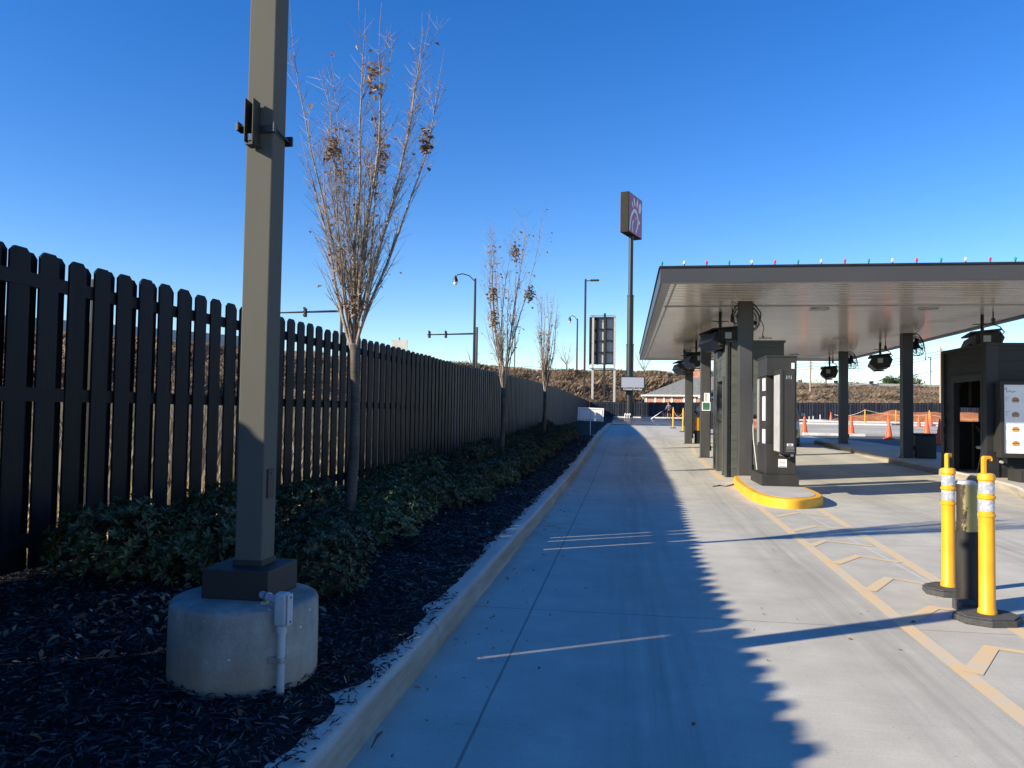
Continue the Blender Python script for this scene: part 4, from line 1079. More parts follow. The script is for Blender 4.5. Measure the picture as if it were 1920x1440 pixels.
# ------------------------------------------------------------------ yellow kerbed island and menu pedestal
def chaikin(P, k=2):
    for _ in range(k):
        Q = []
        for i in range(len(P)):
            a, b = P[i], P[(i + 1) % len(P)]; Q += [(a[0] * .75 + b[0] * .25, a[1] * .75 + b[1] * .25), (a[0] * .25 + b[0] * .75, a[1] * .25 + b[1] * .75)]
        P = Q
    return P
isl = [(2.12, 15.6), (2.02, 14.6), (2.0, 12.75), (2.04, 12.35), (2.13, 11.98), (2.27, 11.78), (2.45, 11.72), (2.65, 11.83), (2.85, 12.02), (3.0, 12.3), (3.08, 12.7), (3.1, 13.4), (3.06, 15.6), (2.98, 16.1), (2.2, 16.1)]
isl = chaikin(isl); mb = MB(); mb.prism(isl, -.05, .145)
yi = mb.build('traffic_island', 'yellowkerb', None, bevel=.03, seg=4, smooth='auto'); tag(yi, kind='structure')
cx_, cy_ = 2.56, 14.0
mb = MB(); mb.prism([(cx_ + (x - cx_) * .8, cy_ + (y - cy_) * .93) for x, y in isl], .1, .1495); t_ = mb.build('island_top', 'kerb', None); tag(t_, kind='structure')
root = thing('menu_pedestal', 'tall dark brown drive-through menu cabinet on the yellow kerbed island', 'menu board', (2.65, 14.2, .15))
mb = MB(); mb.box(2.34, 2.96, 13.78, 14.95, .15, .345); mb.build('base', 'bronzedark', root, bevel=.006)
mb = MB(); mb.box(2.43, 2.93, 13.9, 14.75, .345, .87); mb.build('pedestal', 'bronzedark', root, bevel=.006)
mb = MB(); mb.box(2.45, 2.925, 14.02, 14.7, .87, 2.06); mb.build('cabinet', 'bronzedark', root, bevel=.006)
mb = MB(); mb.box(2.435, 2.94, 13.88, 14.76, 2.06, 2.38); mb.box(2.425, 2.95, 13.87, 14.77, 2.38, 2.41); mb.build('hood', 'bronzedark', root, bevel=.006)
for (za, zb_) in ((1.80, 2.02), (1.27, 1.70), (.80, 1.12)):
    mb = MB(); mb.box(2.436, 2.449, 14.06, 14.3, za, zb_); sc = mb.build('screen', 'menuwhite', root)
mb = MB(); mb.box(2.50, 2.56, 14.98, 15.25, .80, 2.05); mb.box(2.56, 2.75, 15.0, 15.2, .14, 2.0); dp = mb.build('rear_display', 'screen', root, bevel=.004)
mb = MB(); mb.box(2.56, 2.815, 13.30, 13.88, .72, 2.14); db = mb.build('door_box', 'bronzedark', root, bevel=.006)
mb = MB(); mb.box(2.551, 2.559, 13.36, 13.84, .76, 2.05); mb.build('side_screen', 'lightgrey', db)
mb = MB(); mb.box(2.60, 2.606, 13.292, 13.299, .74, 2.12); mb.box(2.785, 2.791, 13.292, 13.299, .74, 2.12); mb.box(2.56, 2.815, 13.293, 13.299, .735, .741); mb.build('door_seam', 'black', db)
mb = MB()
for k in range(3): mb.box(2.65 + k * .035, 2.665 + k * .035, 13.291, 13.298, 1.97 + .01 * (k % 2), 2.03)
mb.build('latch', 'galv', db)
mb = MB(); mb.tube([(2.58, 13.5, .70), (2.72, 13.38, .66)], .018, 8); mb.build('drain_pipe', 'black', root)
for (a, b, za, zb_, lab) in ((2.66, 2.76, .86, .90, 'white'), (2.64, 2.78, .37 + .1, .61, 'white')):
    mb = MB(); mb.box(a, b, (13.286 if za > .7 else 13.887), (13.291 if za > .7 else 13.897), za, zb_); st = mb.build('sticker', 'white', root)
    mb = MB(); yq = (13.284 if za > .7 else 13.885)
    mb.box(a + .01, b - .01, yq, yq + .002, za + .008, za + .018); mb.box(a + .02, b - .03, yq, yq + .002, (za + zb_) / 2, (za + zb_) / 2 + .012); mb.build('print', 'ink', st)
mb = MB(); mb.box(2.65, 2.78, 13.286, 13.291, .80, .85); mb.box(2.65, 2.78, 13.286, 13.291, .765, .79); mb.build('sticker', 'ink', root)
mb = MB(); mb.box(2.85, 2.9, 13.87, 13.879, 2.18, 2.28); mb.build('sticker', 'white', root)
mb = MB(); mb.box(2.84, 2.89, 13.88, 13.898, .66, .75); mb.build('sticker', 'white', root)
# loose cable beside the island
mb = MB(); mb.tube([(1.65, 14.9, .012), (1.8, 15.1, .02), (1.9, 15.0, .012), (2.0, 15.2, .02), (2.14, 15.5, .03)], .012, 6)
solo(mb, 'cable', 'black', 'short black cable lying on the concrete left of the yellow island', 'cable', (1.9, 15.1, .01))
mb = MB(); mb.tube([(2.56, 16.2, 2.9), (2.565, 16.18, 1.5), (2.57, 16.1, .9), (2.62, 15.9, .2)], .008, 6)
solo(mb, 'cable', 'offwhite', 'thin pale cable hanging down the nearest canopy post', 'cable', (2.57, 16.1, .2))

# ------------------------------------------------------------------ right kerbed island
st_ = ysub([(9.0, 9.2, 60), (11.5, 7.2, 60), (12.7, 6.55, 60), (13.6, 6.5, 60), (15.0, 6.95, 60), (15.9, 7.1, 12), (16.5, 7.14, 10.4), (31.0, 7.2, 8.85), (31.8, 7.5, 8.6)], .5)
mb = MB(); vs = []
for y, a, b in st_:
    g_ = G(y); vs += [(a, y, g_ - .05), (a + .015, y, g_ + .12), (a + .05, y, g_ + .15), (b - .05, y, g_ + .15), (b, y, g_ - .05)]
n = 5
mb.add(vs, [(j * n + i, j * n + i + 1, (j + 1) * n + i + 1, (j + 1) * n + i) for j in range(len(st_) - 1) for i in range(n - 1)] + [(0, 1, 2, 3, 4), tuple(range(len(vs) - 5, len(vs)))[::-1]])
tag(mb.build('kerbed_island', 'kerb', None, smooth='auto'), kind='structure')
mb = strip([(y, a - .32, a - .0) for y, a, b in st_], .004); struct(mb, 'gutter_strip', 'kerb')

# ------------------------------------------------------------------ painted lines
def line(pts, w, z=.0018):
    mb = MB(); vs = []; k = len(pts)
    for i in range(k):
        a = Vector(pts[max(0, i - 1)]); b = Vector(pts[min(k - 1, i + 1)]); d = (b - a).normalized(); nr = Vector((-d[1], d[0])) * w / 2; p = Vector(pts[i])
        vs += [(p[0] + nr[0], p[1] + nr[1], G(p[1]) + z), (p[0] - nr[0], p[1] - nr[1], G(p[1]) + z)]
    mb.add(vs, [(2 * i, 2 * i + 1, 2 * i + 3, 2 * i + 2) for i in range(k - 1)]); return mb
struct(line([(1.86, 1.5), (1.80, 3.8), (1.82, 5.2), (1.9, 8), (1.99, 11.9)], .10), 'yellow_line', 'worn')
struct(line([(2.5, 5.2), (2.58, 6.8), (2.7, 9), (2.83, 11.9)], .10), 'yellow_line', 'worn')
for (lx, ly), (ax, ay), (rx_, ry) in (((2.02, 10.8), (2.41, 11.3), (2.75, 11.0)), ((1.97, 9.52), (2.34, 10.0), (2.7, 9.75)), ((1.93, 8.46), (2.17, 8.85), (2.6, 8.6)), ((1.93, 7.5), (2.26, 7.96), (2.56, 7.69)),
                                      ((1.9, 6.39), (2.22, 6.94), (2.52, 6.68)), ((1.87, 5.5), (2.2, 5.93), (2.5, 5.75)), ((1.84, 4.45), (2.16, 4.97), (2.55, 4.78))):
    struct(line([(lx, ly), (ax, ay), (rx_, ry)], .1, .0035), 'yellow_chevron', 'worn')
struct(line([(2.0, 16.3), (2.02, 18), (2.1, 22.2)], .16), 'yellow_line', 'worn')
struct(line([(2.12, 23.5), (2.3, 27.5)], .12), 'yellow_line', 'worn')
struct(line([(6.4, 12.3), (6.0, 13.4), (6.2, 14.6), (6.8, 16.2)], .1, .0035), 'yellow_line', 'worn')

# ------------------------------------------------------------------ yellow delineator posts and bollard
def delineator(x, y, label, sc=1.0, rz=0):
    root = thing('delineator_post', label, 'traffic post', (0, 0, 0), 'portable yellow traffic posts')
    b = MB(); R0 = .2; o8 = [(R0 * math.cos(a) * 1.08, R0 * math.sin(a) * .9) for a in [PI / 8 + k * PI / 4 for k in range(8)]]
    b.prism(o8, 0, .042); b.prism([(u * .93, v * .93) for u, v in o8], .042, .055); b.build('base', 'rubber', root, bevel=.006)
    b = MB(); b.lathe([(.058, .05), (.058, .075), (.05, .09), (.048, .70), (.055, .70), (.055, .715), (.048, .72), (.048, .82), (.055, .82), (.055, .835), (.048, .84), (.048, .94), (.054, .945), (.054, .965), (.047, .985), (.03, .99), (0, .99)], 28); post = b.build('post', 'yellow', root, smooth='auto')
    for za, zb_ in ((.735, .81), (.853, .93)):
        b = MB(); b.lathe([(.0495, za), (.0495, zb_)], 28); b.build('reflective_band', 'reflect', post, smooth='auto')
    b = MB(); b.prism([(-.03, .985), (-.006, .985), (-.006, 1.075), (.004, 1.085), (.026, 1.085), (.03, 1.07), (.036, 1.072), (.036, 1.095), (.026, 1.105), (-.018, 1.105), (-.03, 1.095)], -.014, .014, axis='y'); b.build('handle', 'yellow', post, bevel=.004)
    root.location = (x, y, G(y)); root.rotation_euler = (0, 0, rz); root.scale = (sc, sc, sc)
    return root
d0 = delineator(2.415, 5.61, 'front yellow post with two white bands, its whole rubber base showing', 1.0, R(12))
copy_tree(d0, (2.50, 6.45, 0), R(40), .98, 'yellow post with two white bands standing behind the scraped steel bollard')
root = thing('bollard', 'scraped steel bollard with black lower sleeve between the two yellow posts', 'bollard', (2.45, 6.0, 0))
mb = MB(); mb.lathe([(.073, .0), (.073, .54), (.07, .545)], 32, (2.45, 6.0, 0)); mb.build('sleeve', 'sleeve', root, smooth='auto')
mb = MB(); mb.lathe([(.066, .54), (.066, .87), (.064, .885), (.05, .9), (.0, .905)], 32, (2.45, 6.0, 0)); pp = mb.build('painted_top', 'ybollard', root, smooth='auto')
mb = MB(); mb.lathe([(.0655, .882), (.052, .906), (.0, .912)], 32, (2.45, 6.0, 0)); mb.build('cap', 'lightgrey', root, smooth='auto')
mb = MB(); mb.box(2.33, 2.46, 5.8, 5.96, .0, .075); solo(mb, 'rubber_block', 'rubber', 'small square black block at the foot of the scraped bollard', 'block', (2.4, 5.88, 0), bevel=.004)

# yellow bollard in dark sleeve by the third column
root = thing('bollard', 'short bollard with bright yellow cap and dark lower half beside the farthest left post', 'bollard', (2.62, 29.3, G(29.3)))
g_ = G(29.3)
mb = MB(); mb.lathe([(.1, 0), (.1, .5)], 20, (2.66, 29.3, g_)); mb.build('sleeve', 'sleeve', root, smooth='auto')
mb = MB(); mb.lathe([(.105, .49), (.105, .93), (.09, .97), (0, 1.0)], 20, (2.66, 29.3, g_)); mb.build('cap', 'yellow', root, smooth='auto')

# far simple delineators
def fard(x, y, lab, h=1.05):
    root = thing('delineator_post', lab, 'traffic post', (x, y, G(y)), 'portable yellow traffic posts')
    g_ = G(y)
    b = MB(); b.lathe([(.2, 0), (.2, .05), (.1, .06)], 10, (x, y, g_)); b.build('base', 'rubber', root)
    b = MB(); b.lathe([(.055, .05), (.05, h * .9), (.03, h * .92), (.02, h)], 12, (x, y, g_)); b.build('post', 'yellow', root, smooth='auto')
    return root
fard(3.04, 50.0, 'yellow post beside the hosing person, holding one end of the rope', 1.35)
fard(3.11, 42.4, 'slim yellow post holding the red rope, left of a canopy post', 1.3)
fard(3.75, 48.0, 'yellow post half hidden behind the farthest left canopy post', 1.3)
fard(21.7, 74.2, 'yellow post in front of the left end of the orange clay mound', 1.35)
fard(24.35, 74.2, 'yellow post in front of the middle of the orange clay mound', 1.35)
fard(27.2, 74.2, 'yellow post hidden behind the right canopy post near the clay mound', 1.35)
mb = MB(); a = Vector((3.04, 50, G(50) + 1.2)); b_ = Vector((3.11, 42.4, G(42.4) + 1.1))
mb.tube([tuple(a.lerp(b_, t) - Vector((0, 0, .35 * 4 * t * (1 - t)))) for t in [k / 10 for k in range(11)]], .02, 5)
solo(mb, 'rope', 'rope', 'red rope sagging between two yellow posts in front of the far fence', 'rope', tuple(a))
mb = MB(); P = []
for (p, q) in (((20.0, 78, 1.6), (21.7, 74.2, G(74) + 1.3)), ((21.7, 74.2, G(74) + 1.3), (27.2, 74.2, G(74) + .95)), ((27.2, 74.2, G(74) + .95), (33, 74.5, G(74) + .8))):
    p = Vector(p); q = Vector(q)
    mb.tube([tuple(p.lerp(q, t) - Vector((0, 0, .3 * 4 * t * (1 - t)))) for t in [k / 8 for k in range(9)]], .018, 4)
solo(mb, 'rope', 'tape', 'pale tape strung between yellow posts in front of the clay mound', 'rope', (24, 74.2, G(74)))

# ------------------------------------------------------------------ cones
def cone(x, y, lab, h=.9, band=False):
    root = thing('traffic_cone', lab, 'traffic cone', (0, 0, 0), 'orange traffic cones around the lot')
    b = MB(); b.box(-.19, .19, -.19, .19, 0, .035); b.build('base', 'orange', root, bevel=.01)
    b = MB(); b.lathe([(.15, .03), (.14, .06), (.03, .87), (.022, .9), (.0, .9)], 20); o = b.build('body', 'orange', root, smooth='auto')
    root.location = (x, y, G(y)); root.scale = (h / .9,) * 3; return root
cn = cone(12.04, 37.6, 'orange cone in the gap between the two right canopy posts, nearest one', .95)
for (x, y, lab, h) in ((12.52, 45.3, 'orange cone on gravel partly hidden by the far right post', 1.05), (9.42, 42.6, 'orange cone beside the parked silver car', 1.05), (17.16, 47.2, 'orange cone partly hidden by the black bin', 1.1),
                       (25.8, 70.1, 'orange cone just behind the cone near the black bin', 1.2), (12.45, 32.9, 'dark red orange cone at the left edge of the dark booth', 1.0), (23.9, 67.4, 'orange cone half hidden by the post beside the black bin', 1.0), (22.8, 71.4, 'small orange cone peeking out behind the nearest gap cone', 1.05)):
    copy_tree(cn, (x, y, G(y)), rnd.uniform(0, 1), h / .9, lab)
cc = copy_tree(cn, (20.7, 82, G(82)), 0, 1.1, 'small orange cone with white collar near the far white kerb')
b = MB(); b.lathe([(.098, .42), (.075, .6)], 16); b.build('collar', 'white', cc) if False else None
for i, (x, y, h) in enumerate(((18.7, 82.5, .5), (19.2, 83, .55), (19.8, 82.6, .7))):
    mb = MB(); mb.prism([(x - .05, y - .03), (x + .05, y - .03), (x + .05, y + .03), (x - .05, y + .03)], G(y) - .1, G(y) + h)
    solo(mb, 'marker_stake', 'offwhite', 'short white stake near the far kerb, %s of three from the left' % ORD[i], 'stake', (x, y, G(y)), 'white marker stakes', bevel=.01)
# clay mound
mb = sheet(frange(20, 48, .5), frange(80.3, 86.4, .5), lambda x, y: G(y) - .05 + max(0, math.sin(PI * min(1, max(0, (x - 20) / 9)) * .5) * (1 if x < 40 else max(0, 1 - (x - 40) / 8))) * max(0, math.sin(PI * (y - 80.3) / 6.1)) * (1.15 + .5 * noise.noise((x * .35, y * .3, 2))) + .14 * noise.noise((x * 1.5, y * 1.5, 5)))
struct(mb, 'clay_mound', 'clay', smooth=True)

# black bin beside right column
root = thing('rubbish_bin', 'square black bin standing against the right canopy post', 'bin', (8.1, 22.6, .27))
g_ = G(22.4) + .15
mb = MB(); mb.prism([(7.86, 22.3), (8.36, 22.3), (8.36, 22.8), (7.86, 22.8)], g_, g_ + .62); mb.build('body', 'black', root, bevel=.02)
mb = MB(); mb.box(7.845, 8.375, 22.285, 22.815, g_ + .62, g_ + .68); mb.build('rim', 'blackplastic', root, bevel=.012)

# ------------------------------------------------------------------ cars
def suv(name, lab, mat, loc, rz):
    root = thing(name, lab, 'car', (0, 0, 0))
    W = .92
    side = [(-2.25, .42), (-2.3, .62), (-2.28, .95), (-2.12, 1.06), (-2.0, 1.12), (-1.72, 1.58), (-1.45, 1.66), (.15, 1.66), (.55, 1.55), (1.1, 1.1), (1.9, .98), (2.2, .85), (2.28, .6), (2.25, .38), (1.9, .3), (-1.95, .3)]
    b = MB()
    n_ = len(side); vs = []
    for wx, ins in ((-W, 0), (-W * .98, 0), (W * .98, 0), (W, 0)):
        for (yy_, zz) in side:
            t = max(0, (zz - 1.0) / .66) * .17; s_ = 1 if wx > 0 else -1
            vs.append((wx - s_ * t, yy_, zz))
    b.add(vs, [tuple(range(n_ - 1, -1, -1)), tuple(range(3 * n_, 4 * n_))] + [(r_ * n_ + i, r_ * n_ + (i + 1) % n_, (r_ + 1) * n_ + (i + 1) % n_, (r_ + 1) * n_ + i) for r_ in range(3) for i in range(n_)])
    b.build('body', mat, root, bevel=.04, seg=3)
    for s_ in (-1, 1):
        b = MB(); b.add([(s_ * (W - .028), -1.75, 1.1), (s_ * (W - .025), .85, 1.1), (s_ * (W - .125), .35, 1.52), (s_ * (W - .13), -1.5, 1.54)], [(0, 1, 2, 3)]); b.build('window', 'glass', root)
        b = MB(); b.box(s_ * .74 - .12, s_ * .74 + .12, -2.33, -2.22, .88, 1.08); b.build('tail_light', 'taillight', root, bevel=.02)
        b = MB(); b.box(s_ * 1.03 - .09, s_ * 1.03 + .09, .62, .75, 1.05, 1.2); b.build('mirror', mat, root, bevel=.03)
    b = MB(); b.add([(-.7, -2.06, 1.14), (.7, -2.06, 1.14), (.6, -1.79, 1.54), (-.6, -1.79, 1.54)], [(0, 1, 2, 3)]); b.build('rear_window', 'glass', root)
    b = MB(); b.add([(-.72, 1.1, 1.13), (.72, 1.1, 1.13), (.62, .6, 1.55), (-.62, .6, 1.55)], [(0, 1, 2, 3)]); b.build('windscreen', 'glass', root)
    b = MB(); b.box(-.86, .86, -2.36, -2.2, .38, .6); b.build('bumper', 'blackplastic', root, bevel=.03)
    b = MB(); b.box(-.26, .26, -2.32, -2.29, .74, .86); b.build('number_plate', 'white', root)
    for sx in (-1, 1):
        for yy_ in (-1.4, 1.4):
            mt_ = Matrix.Translation((sx * .82, yy_, .35)) @ Matrix.Rotation(R(90), 4, 'Y')
            b = MB(); b.lathe([(.2, -.11), (.33, -.11), (.35, -.08), (.35, .08), (.33, .11), (.2, .11)], 24, mat=mt_); w = b.build('wheel', 'tyre', root, smooth='auto')
            b = MB(); b.lathe([(0, -.1), (.2, -.115), (.2, .115), (0, .1)], 16, mat=mt_); b.build('rim', 'galv', w, smooth='auto')
    root.location = loc; root.rotation_euler = (0, 0, rz); return root
suv('parked_car', 'silver blue car seen just right of the menu pedestal', 'car', (5.55, 30.2, G(30)), R(-12))
suv('parked_car', 'dark car glimpsed between the second left post and the grey green booth', 'cardark', (4.6, 38.5, G(38)), R(20))

# ------------------------------------------------------------------ small sign in the bed
root = thing('yard_sign', 'white sign seen from behind, on a thin stake in the mulch bed', 'sign', (-1.37, 31.1, .5))
mb = MB(); mt = Matrix.Translation((-1.37, 31.1, 1.31)) @ Matrix.Rotation(R(2), 4, 'Y')
mb.box(-.52, .52, -.012, .012, -.26, .27, mat=mt); mb.build('panel', 'white', root)
mb = MB()
for (a, b, c, d) in ((-.46, .46, -.22, -.2), (-.46, .46, .2, .22), (-.46, -.44, -.2, .2), (.44, .46, -.2, .2), (-.01, .01, -.2, .2)):
    mb.box(a, b, -.022, -.0125, c, d, mat=mt)
mb.build('backing_frame', 'inkgrey', root)
mb = MB(); mb.box(-1.39, -1.355, 31.06, 31.08, G(31) + .1, 1.12); mb.build('stake', 'offwhite', root)
mb = MB(); mb.tube([(-1.68, 31.03, 1.56), (-1.60, 31.03, 1.04)], .01, 5); mb.build('string', 'white', root)

# ------------------------------------------------------------------ tall pylon sign with emblem
SX, SY = .47, 85.2
root = thing('pylon_sign', 'tall dark pylon carrying a red square emblem box above the far fence', 'sign', (SX, SY, .95))
mb = MB(); mb.lathe([(.40, 0), (.40, 8.0)], 28, (SX, SY, .95)); mb.build('lower_post', 'black', root, smooth='auto')
mb = MB(); mb.lathe([(.345, 0), (.345, 5.4)], 28, (SX, SY, 8.95)); mb.build('middle_post', 'black', root, smooth='auto')
mb = MB(); mb.lathe([(.25, 0), (.25, 7.3)], 28, (SX, SY, 14.35)); mb.build('upper_post', 'black', root, smooth='auto')
for z_, r__ in ((8.9, .44), (14.3, .38)): mb = MB(); mb.lathe([(r__, 0), (r__, .12)], 28, (SX, SY, z_)); mb.build('joint_collar', 'black', root, smooth='auto')
# cabinet: face along direction 20 deg right of +Y
fa = R(20); fd = Vector((math.sin(fa), math.cos(fa), 0)); fn = Vector((math.cos(fa), -math.sin(fa), 0))
SW, SHt, ST = 4.4, 4.4, .95
C0 = Vector((SX, SY, 23.2))
mt = Matrix((( fn.x, fd.x, 0, C0.x), (fn.y, fd.y, 0, C0.y), (0, 0, 1, C0.z), (0, 0, 0, 1)))   # local x = out of face, y = along face, z up
mb = MB(); mb.box(-ST / 2, ST / 2, -SW / 2, SW / 2, -SHt / 2, SHt / 2, mat=mt); cab = mb.build('cabinet', 'signside', root, bevel=.03)
mb = MB(); mb.box(ST / 2 + .002, ST / 2 + .03, -SW / 2 + .08, SW / 2 - .08, -SHt / 2 + .08, SHt / 2 - .08, mat=mt); face = mb.build('face', 'signred', cab)
mb = MB(); mb.box(-ST / 2 - .03, -ST / 2 - .002, -SW / 2 + .08, SW / 2 - .08, -SHt / 2 + .08, SHt / 2 - .08, mat=mt); mb.build('face', 'signred', cab)
def emb(poly, name='emblem'):
    b = MB(); b.prism([(u, v) for u, v in poly], ST / 2 + .032, ST / 2 + .05, mat=mt, axis='x'); return b.build(name, 'white', face, fix=True)
def ell(cu, cv, a_, b_, rot=0, n_=22):
    cr, sr = math.cos(rot), math.sin(rot); return [(cu + a_ * math.cos(q) * cr - b_ * math.sin(q) * sr, cv + a_ * math.cos(q) * sr + b_ * math.sin(q) * cr) for q in [2 * PI * k / n_ for k in range(n_)]]
def band(pts, w0):
    b = MB(); L_ = []; Rr = []
    for i, p in enumerate(pts):
        a_ = Vector(pts[max(0, i - 1)]); c_ = Vector(pts[min(len(pts) - 1, i + 1)]); d = (c_ - a_).normalized(); nr = Vector((-d[1], d[0])); w = w0[i] if hasattr(w0, '__len__') else w0
        L_.append(Vector(p) + nr * w / 2); Rr.append(Vector(p) - nr * w / 2)
    vs = [tuple(mt @ Vector((ST / 2 + .05, q[0], q[1]))) for q in L_] + [tuple(mt @ Vector((ST / 2 + .05, q[0], q[1]))) for q in Rr]
    k = len(pts); b.add(vs, [(i, i + 1, k + i + 1, k + i) for i in range(k - 1)]); return b.build('emblem', 'white', face, fix=False)
# the head outline: a tall open loop, then comb strokes, beak, eye
def uv(t, v): return ((t - .5) * 4.2, (v - .5) * 4.2)
def smooth_path(P, n_=5):
    out = []
    for i in range(len(P) - 1):
        p0 = P[max(0, i - 1)]; p1 = P[i]; p2 = P[i + 1]; p3 = P[min(len(P) - 1, i + 2)]
        for k in range(n_):
            t = k / n_
            out.append(tuple(.5 * (2 * b + (c - a) * t + (2 * a - 5 * b + 4 * c - d) * t * t + (-a + 3 * b - 3 * c + d) * t ** 3) for a, b, c, d in zip(p0, p1, p2, p3)))
    return out + [P[-1]]
loop = smooth_path([uv(*q) for q in ((.04, .03), (.08, .26), (.18, .46), (.41, .62), (.61, .53), (.67, .37), (.62, .22), (.49, .04))])
band(loop, [.26 + .14 * math.sin(PI * i / (len(loop) - 1)) for i in range(len(loop))])
inner = smooth_path([uv(*q) for q in ((.27, .03), (.23, .12), (.24, .24), (.33, .35))])
band(inner, [.24] * (len(inner) - 2) + [.18, .1])
def drop(t0, v0, t1, v1, w):
    a_ = Vector(uv(t0, v0)); b_ = Vector(uv(t1, v1)); c_ = (a_ + b_) / 2; d_ = b_ - a_
    emb(ell(c_[0], c_[1], d_.length / 2, w, math.atan2(d_[1], d_[0])))
drop(.28, .66, .2, .81, .15); drop(.43, .71, .34, .95, .2); drop(.58, .72, .64, .97, .22); drop(.76, .62, .87, .9, .4)
drop(.5, .37, .5, .48, .12); emb([uv(.73, .44), uv(.86, .37), uv(.72, .31)])
# message board
root2 = thing('message_board', 'dark framed electronic message board fixed on the pylon below the emblem', 'sign', (.8, 84.5, 4.7))
mb = MB(); mb.box(-.55, 2.12, 84.2, 84.75, 3.85, 5.42); mb.build('frame', 'black', root2, bevel=.02)
mb = MB(); mb.box(-.42, 1.99, 84.17, 84.199, 4.22, 5.32); mb.build('display', 'led', root2)
cu = bpy.data.curves.new('lettering', 'FONT'); cu.body = 'Closed Sunday'; cu.size = .34; cu.extrude = .006; cu.align_x = 'CENTER'
cu.shear = .2
to = bpy.data.objects.new('lettering', cu); COL.objects.link(to); bpy.context.view_layer.update(); me_ = bpy.data.meshes.new_from_object(to); bpy.data.objects.remove(to); to = bpy.data.objects.new('lettering', me_); COL.objects.link(to); to.parent = root2; to.location = (.78 - .8, 84.18 - 84.5, 3.95 - 4.7); to.rotation_euler = (R(90), 0, 0); me_.materials.append(M['white'])
for i, x in enumerate((-.02, .22, .46)):
    g_ = G(84.4)
    mb = MB(); mb.tube([(x, 84.2, g_), (x, 84.2, g_ + .42), (x + .06, 84.2, g_ + .5), (x + .12, 84.2, g_ + .42), (x + .12, 84.2, g_ + .3)], .045, 8)
    solo(mb, 'vent_pipe', 'white', 'white hooked pipe at the pylon foot, %s from the left' % ORD[i], 'pipe', (x, 84.2, g_), 'white hooked pipes')

# back of a framed sign on three posts
root = thing('billboard', 'dark panelled sign frame seen from behind, on three steel posts', 'sign', (-3.1, 100, 1))
mb = MB()
for x in (-4.2, -2.7, -1.4):
    o = MB(); o.box(x - .14, x + .14, 99.4, 99.68, .6, 14.3); o.build('post', 'lightgrey' if x != -2.7 else 'bronzedark', root)
for i in range(3):
    for j in range(4):
        xx = -4.6 + i * 1.03; zz = 7.8 + j * 1.5
        o = MB(); o.box(xx + .05, xx + .98, 100.0, 100.12, zz + .05, zz + 1.42); o.build('panel', 'inkgrey' if i else 'bronzedark', root)
mb = MB()
for j in range(5): mb.box(-4.68, -1.45, 99.7, 99.95, 7.7 + j * 1.5, 7.85 + j * 1.5)
for i in range(4): mb.box(-4.7 + i * 1.03, -4.53 + i * 1.03, 99.72, 99.99, 7.65, 13.8)
mb.box(-4.6, -1.5, 99.2, 99.25, 13.9, 13.97); mb.box(-4.6, -1.5, 99.2, 99.25, 7.1, 7.2); mb.box(-4.3, -1.3, 99.5, 99.6, 6.9, 7.05)
mb.build('frame', 'black', root)

# lamps and poles behind the fence
def curved_lamp(name, lab, x, y, z0, z1, arm, mat='black', grp='curved arm street lamps beyond the fence'):
    root = thing(name, lab, 'street lamp', (x, y, z0), grp)
    b = MB(); b.tube([(x, y, z0 - 2.5), (x, y, z1)], [.14, .1], 10); b.build('pole', mat, root, smooth='auto')
    b = MB(); b.tube([(x, y, z1 - .3), (x + arm * .3, y, z1 + .25), (x + arm * .65, y, z1 + .45), (x + arm * .92, y, z1 + .35), (x + arm, y, z1 + .05)], .05, 6); b.build('arm', mat, root)
    b = MB(); b.lathe([(.04, .3), (.12, .15), (.22, -.1), (.24, -.3), (.0, -.3)], 14, (x + arm, y, z1 + .0)); hd = b.build('lamp_head', mat, root, smooth='auto')
    b = MB(); b.lathe([(.2, -.3), (.17, -.5), (.08, -.6), (0, -.62)], 12, (x + arm, y, z1)); b.build('lens', 'clear', hd, smooth='auto')
curved_lamp('street_lamp', 'larger curved arm street lamp behind the fence, left of the middle bare tree', -13.65, 68.5, 6, 13.5, -1.85)
curved_lamp('street_lamp', 'smaller curved arm street lamp on the embankment, right of the small bare tree', -6.9, 110, 7.5, 14.9, -1.1)
root = thing('parking_lot_light', 'slim tall light pole with flat head behind the corner of the fence', 'light pole', (-4.95, 94, 1))
mb = MB(); mb.box(-5.07, -4.83, 93.9, 94.14, .8, 17.8); mb.build('pole', 'bronzedark', root)
mb = MB(); mb.box(-4.83, -4.2, 93.97, 94.07, 17.55, 17.65); mb.build('arm', 'bronzedark', root)
mb = MB(); mb.box(-4.4, -3.3, 93.8, 94.24, 17.55, 17.75); mb.build('luminaire', 'bronzedark', root, bevel=.05)
root = thing('camera_pole', 'thin grey pole with a short arm rising from the embankment behind the bare trees', 'pole', (-15.7, 108.5, 7))
mb = MB(); mb.tube([(-15.7, 108.5, 5), (-15.7, 108.5, 13.6)], .09, 8); mb.build('pole', 'greysteel', root)
mb = MB(); mb.box(-16.0, -14.9, 108.4, 108.6, 13.5, 13.62); mb.build('arm', 'greysteel', root)
def mast(lab, x0, x1, y, z, sigs, ground):
    root = thing('traffic_signal', lab, 'traffic light', (x1, y, ground), 'traffic signal mast arms over the highway')
    b = MB(); b.tube([(x0, y, z), (x1, y, z + .15)], [.07, .12], 8); b.build('mast_arm', 'black', root)
    b = MB(); b.tube([(x1, y, ground - 1), (x1, y, z + 1.0)], .15, 10); b.build('pole', 'greysteel', root)
    for sx in sigs:
        b = MB(); b.box(sx - .14, sx + .14, y - .13, y + .13, z - .42, z + .42); h = b.build('signal_head', 'bronzedark', root, bevel=.02)
        b = MB()
        for k in range(3): b.lathe([(.12, 0), (.13, .16)], 12, mat=Matrix.Translation((sx, y - .16, z - .28 + k * .34)) @ Matrix.Rotation(R(90), 4, 'X'))
        b.build('visor', 'black', h)
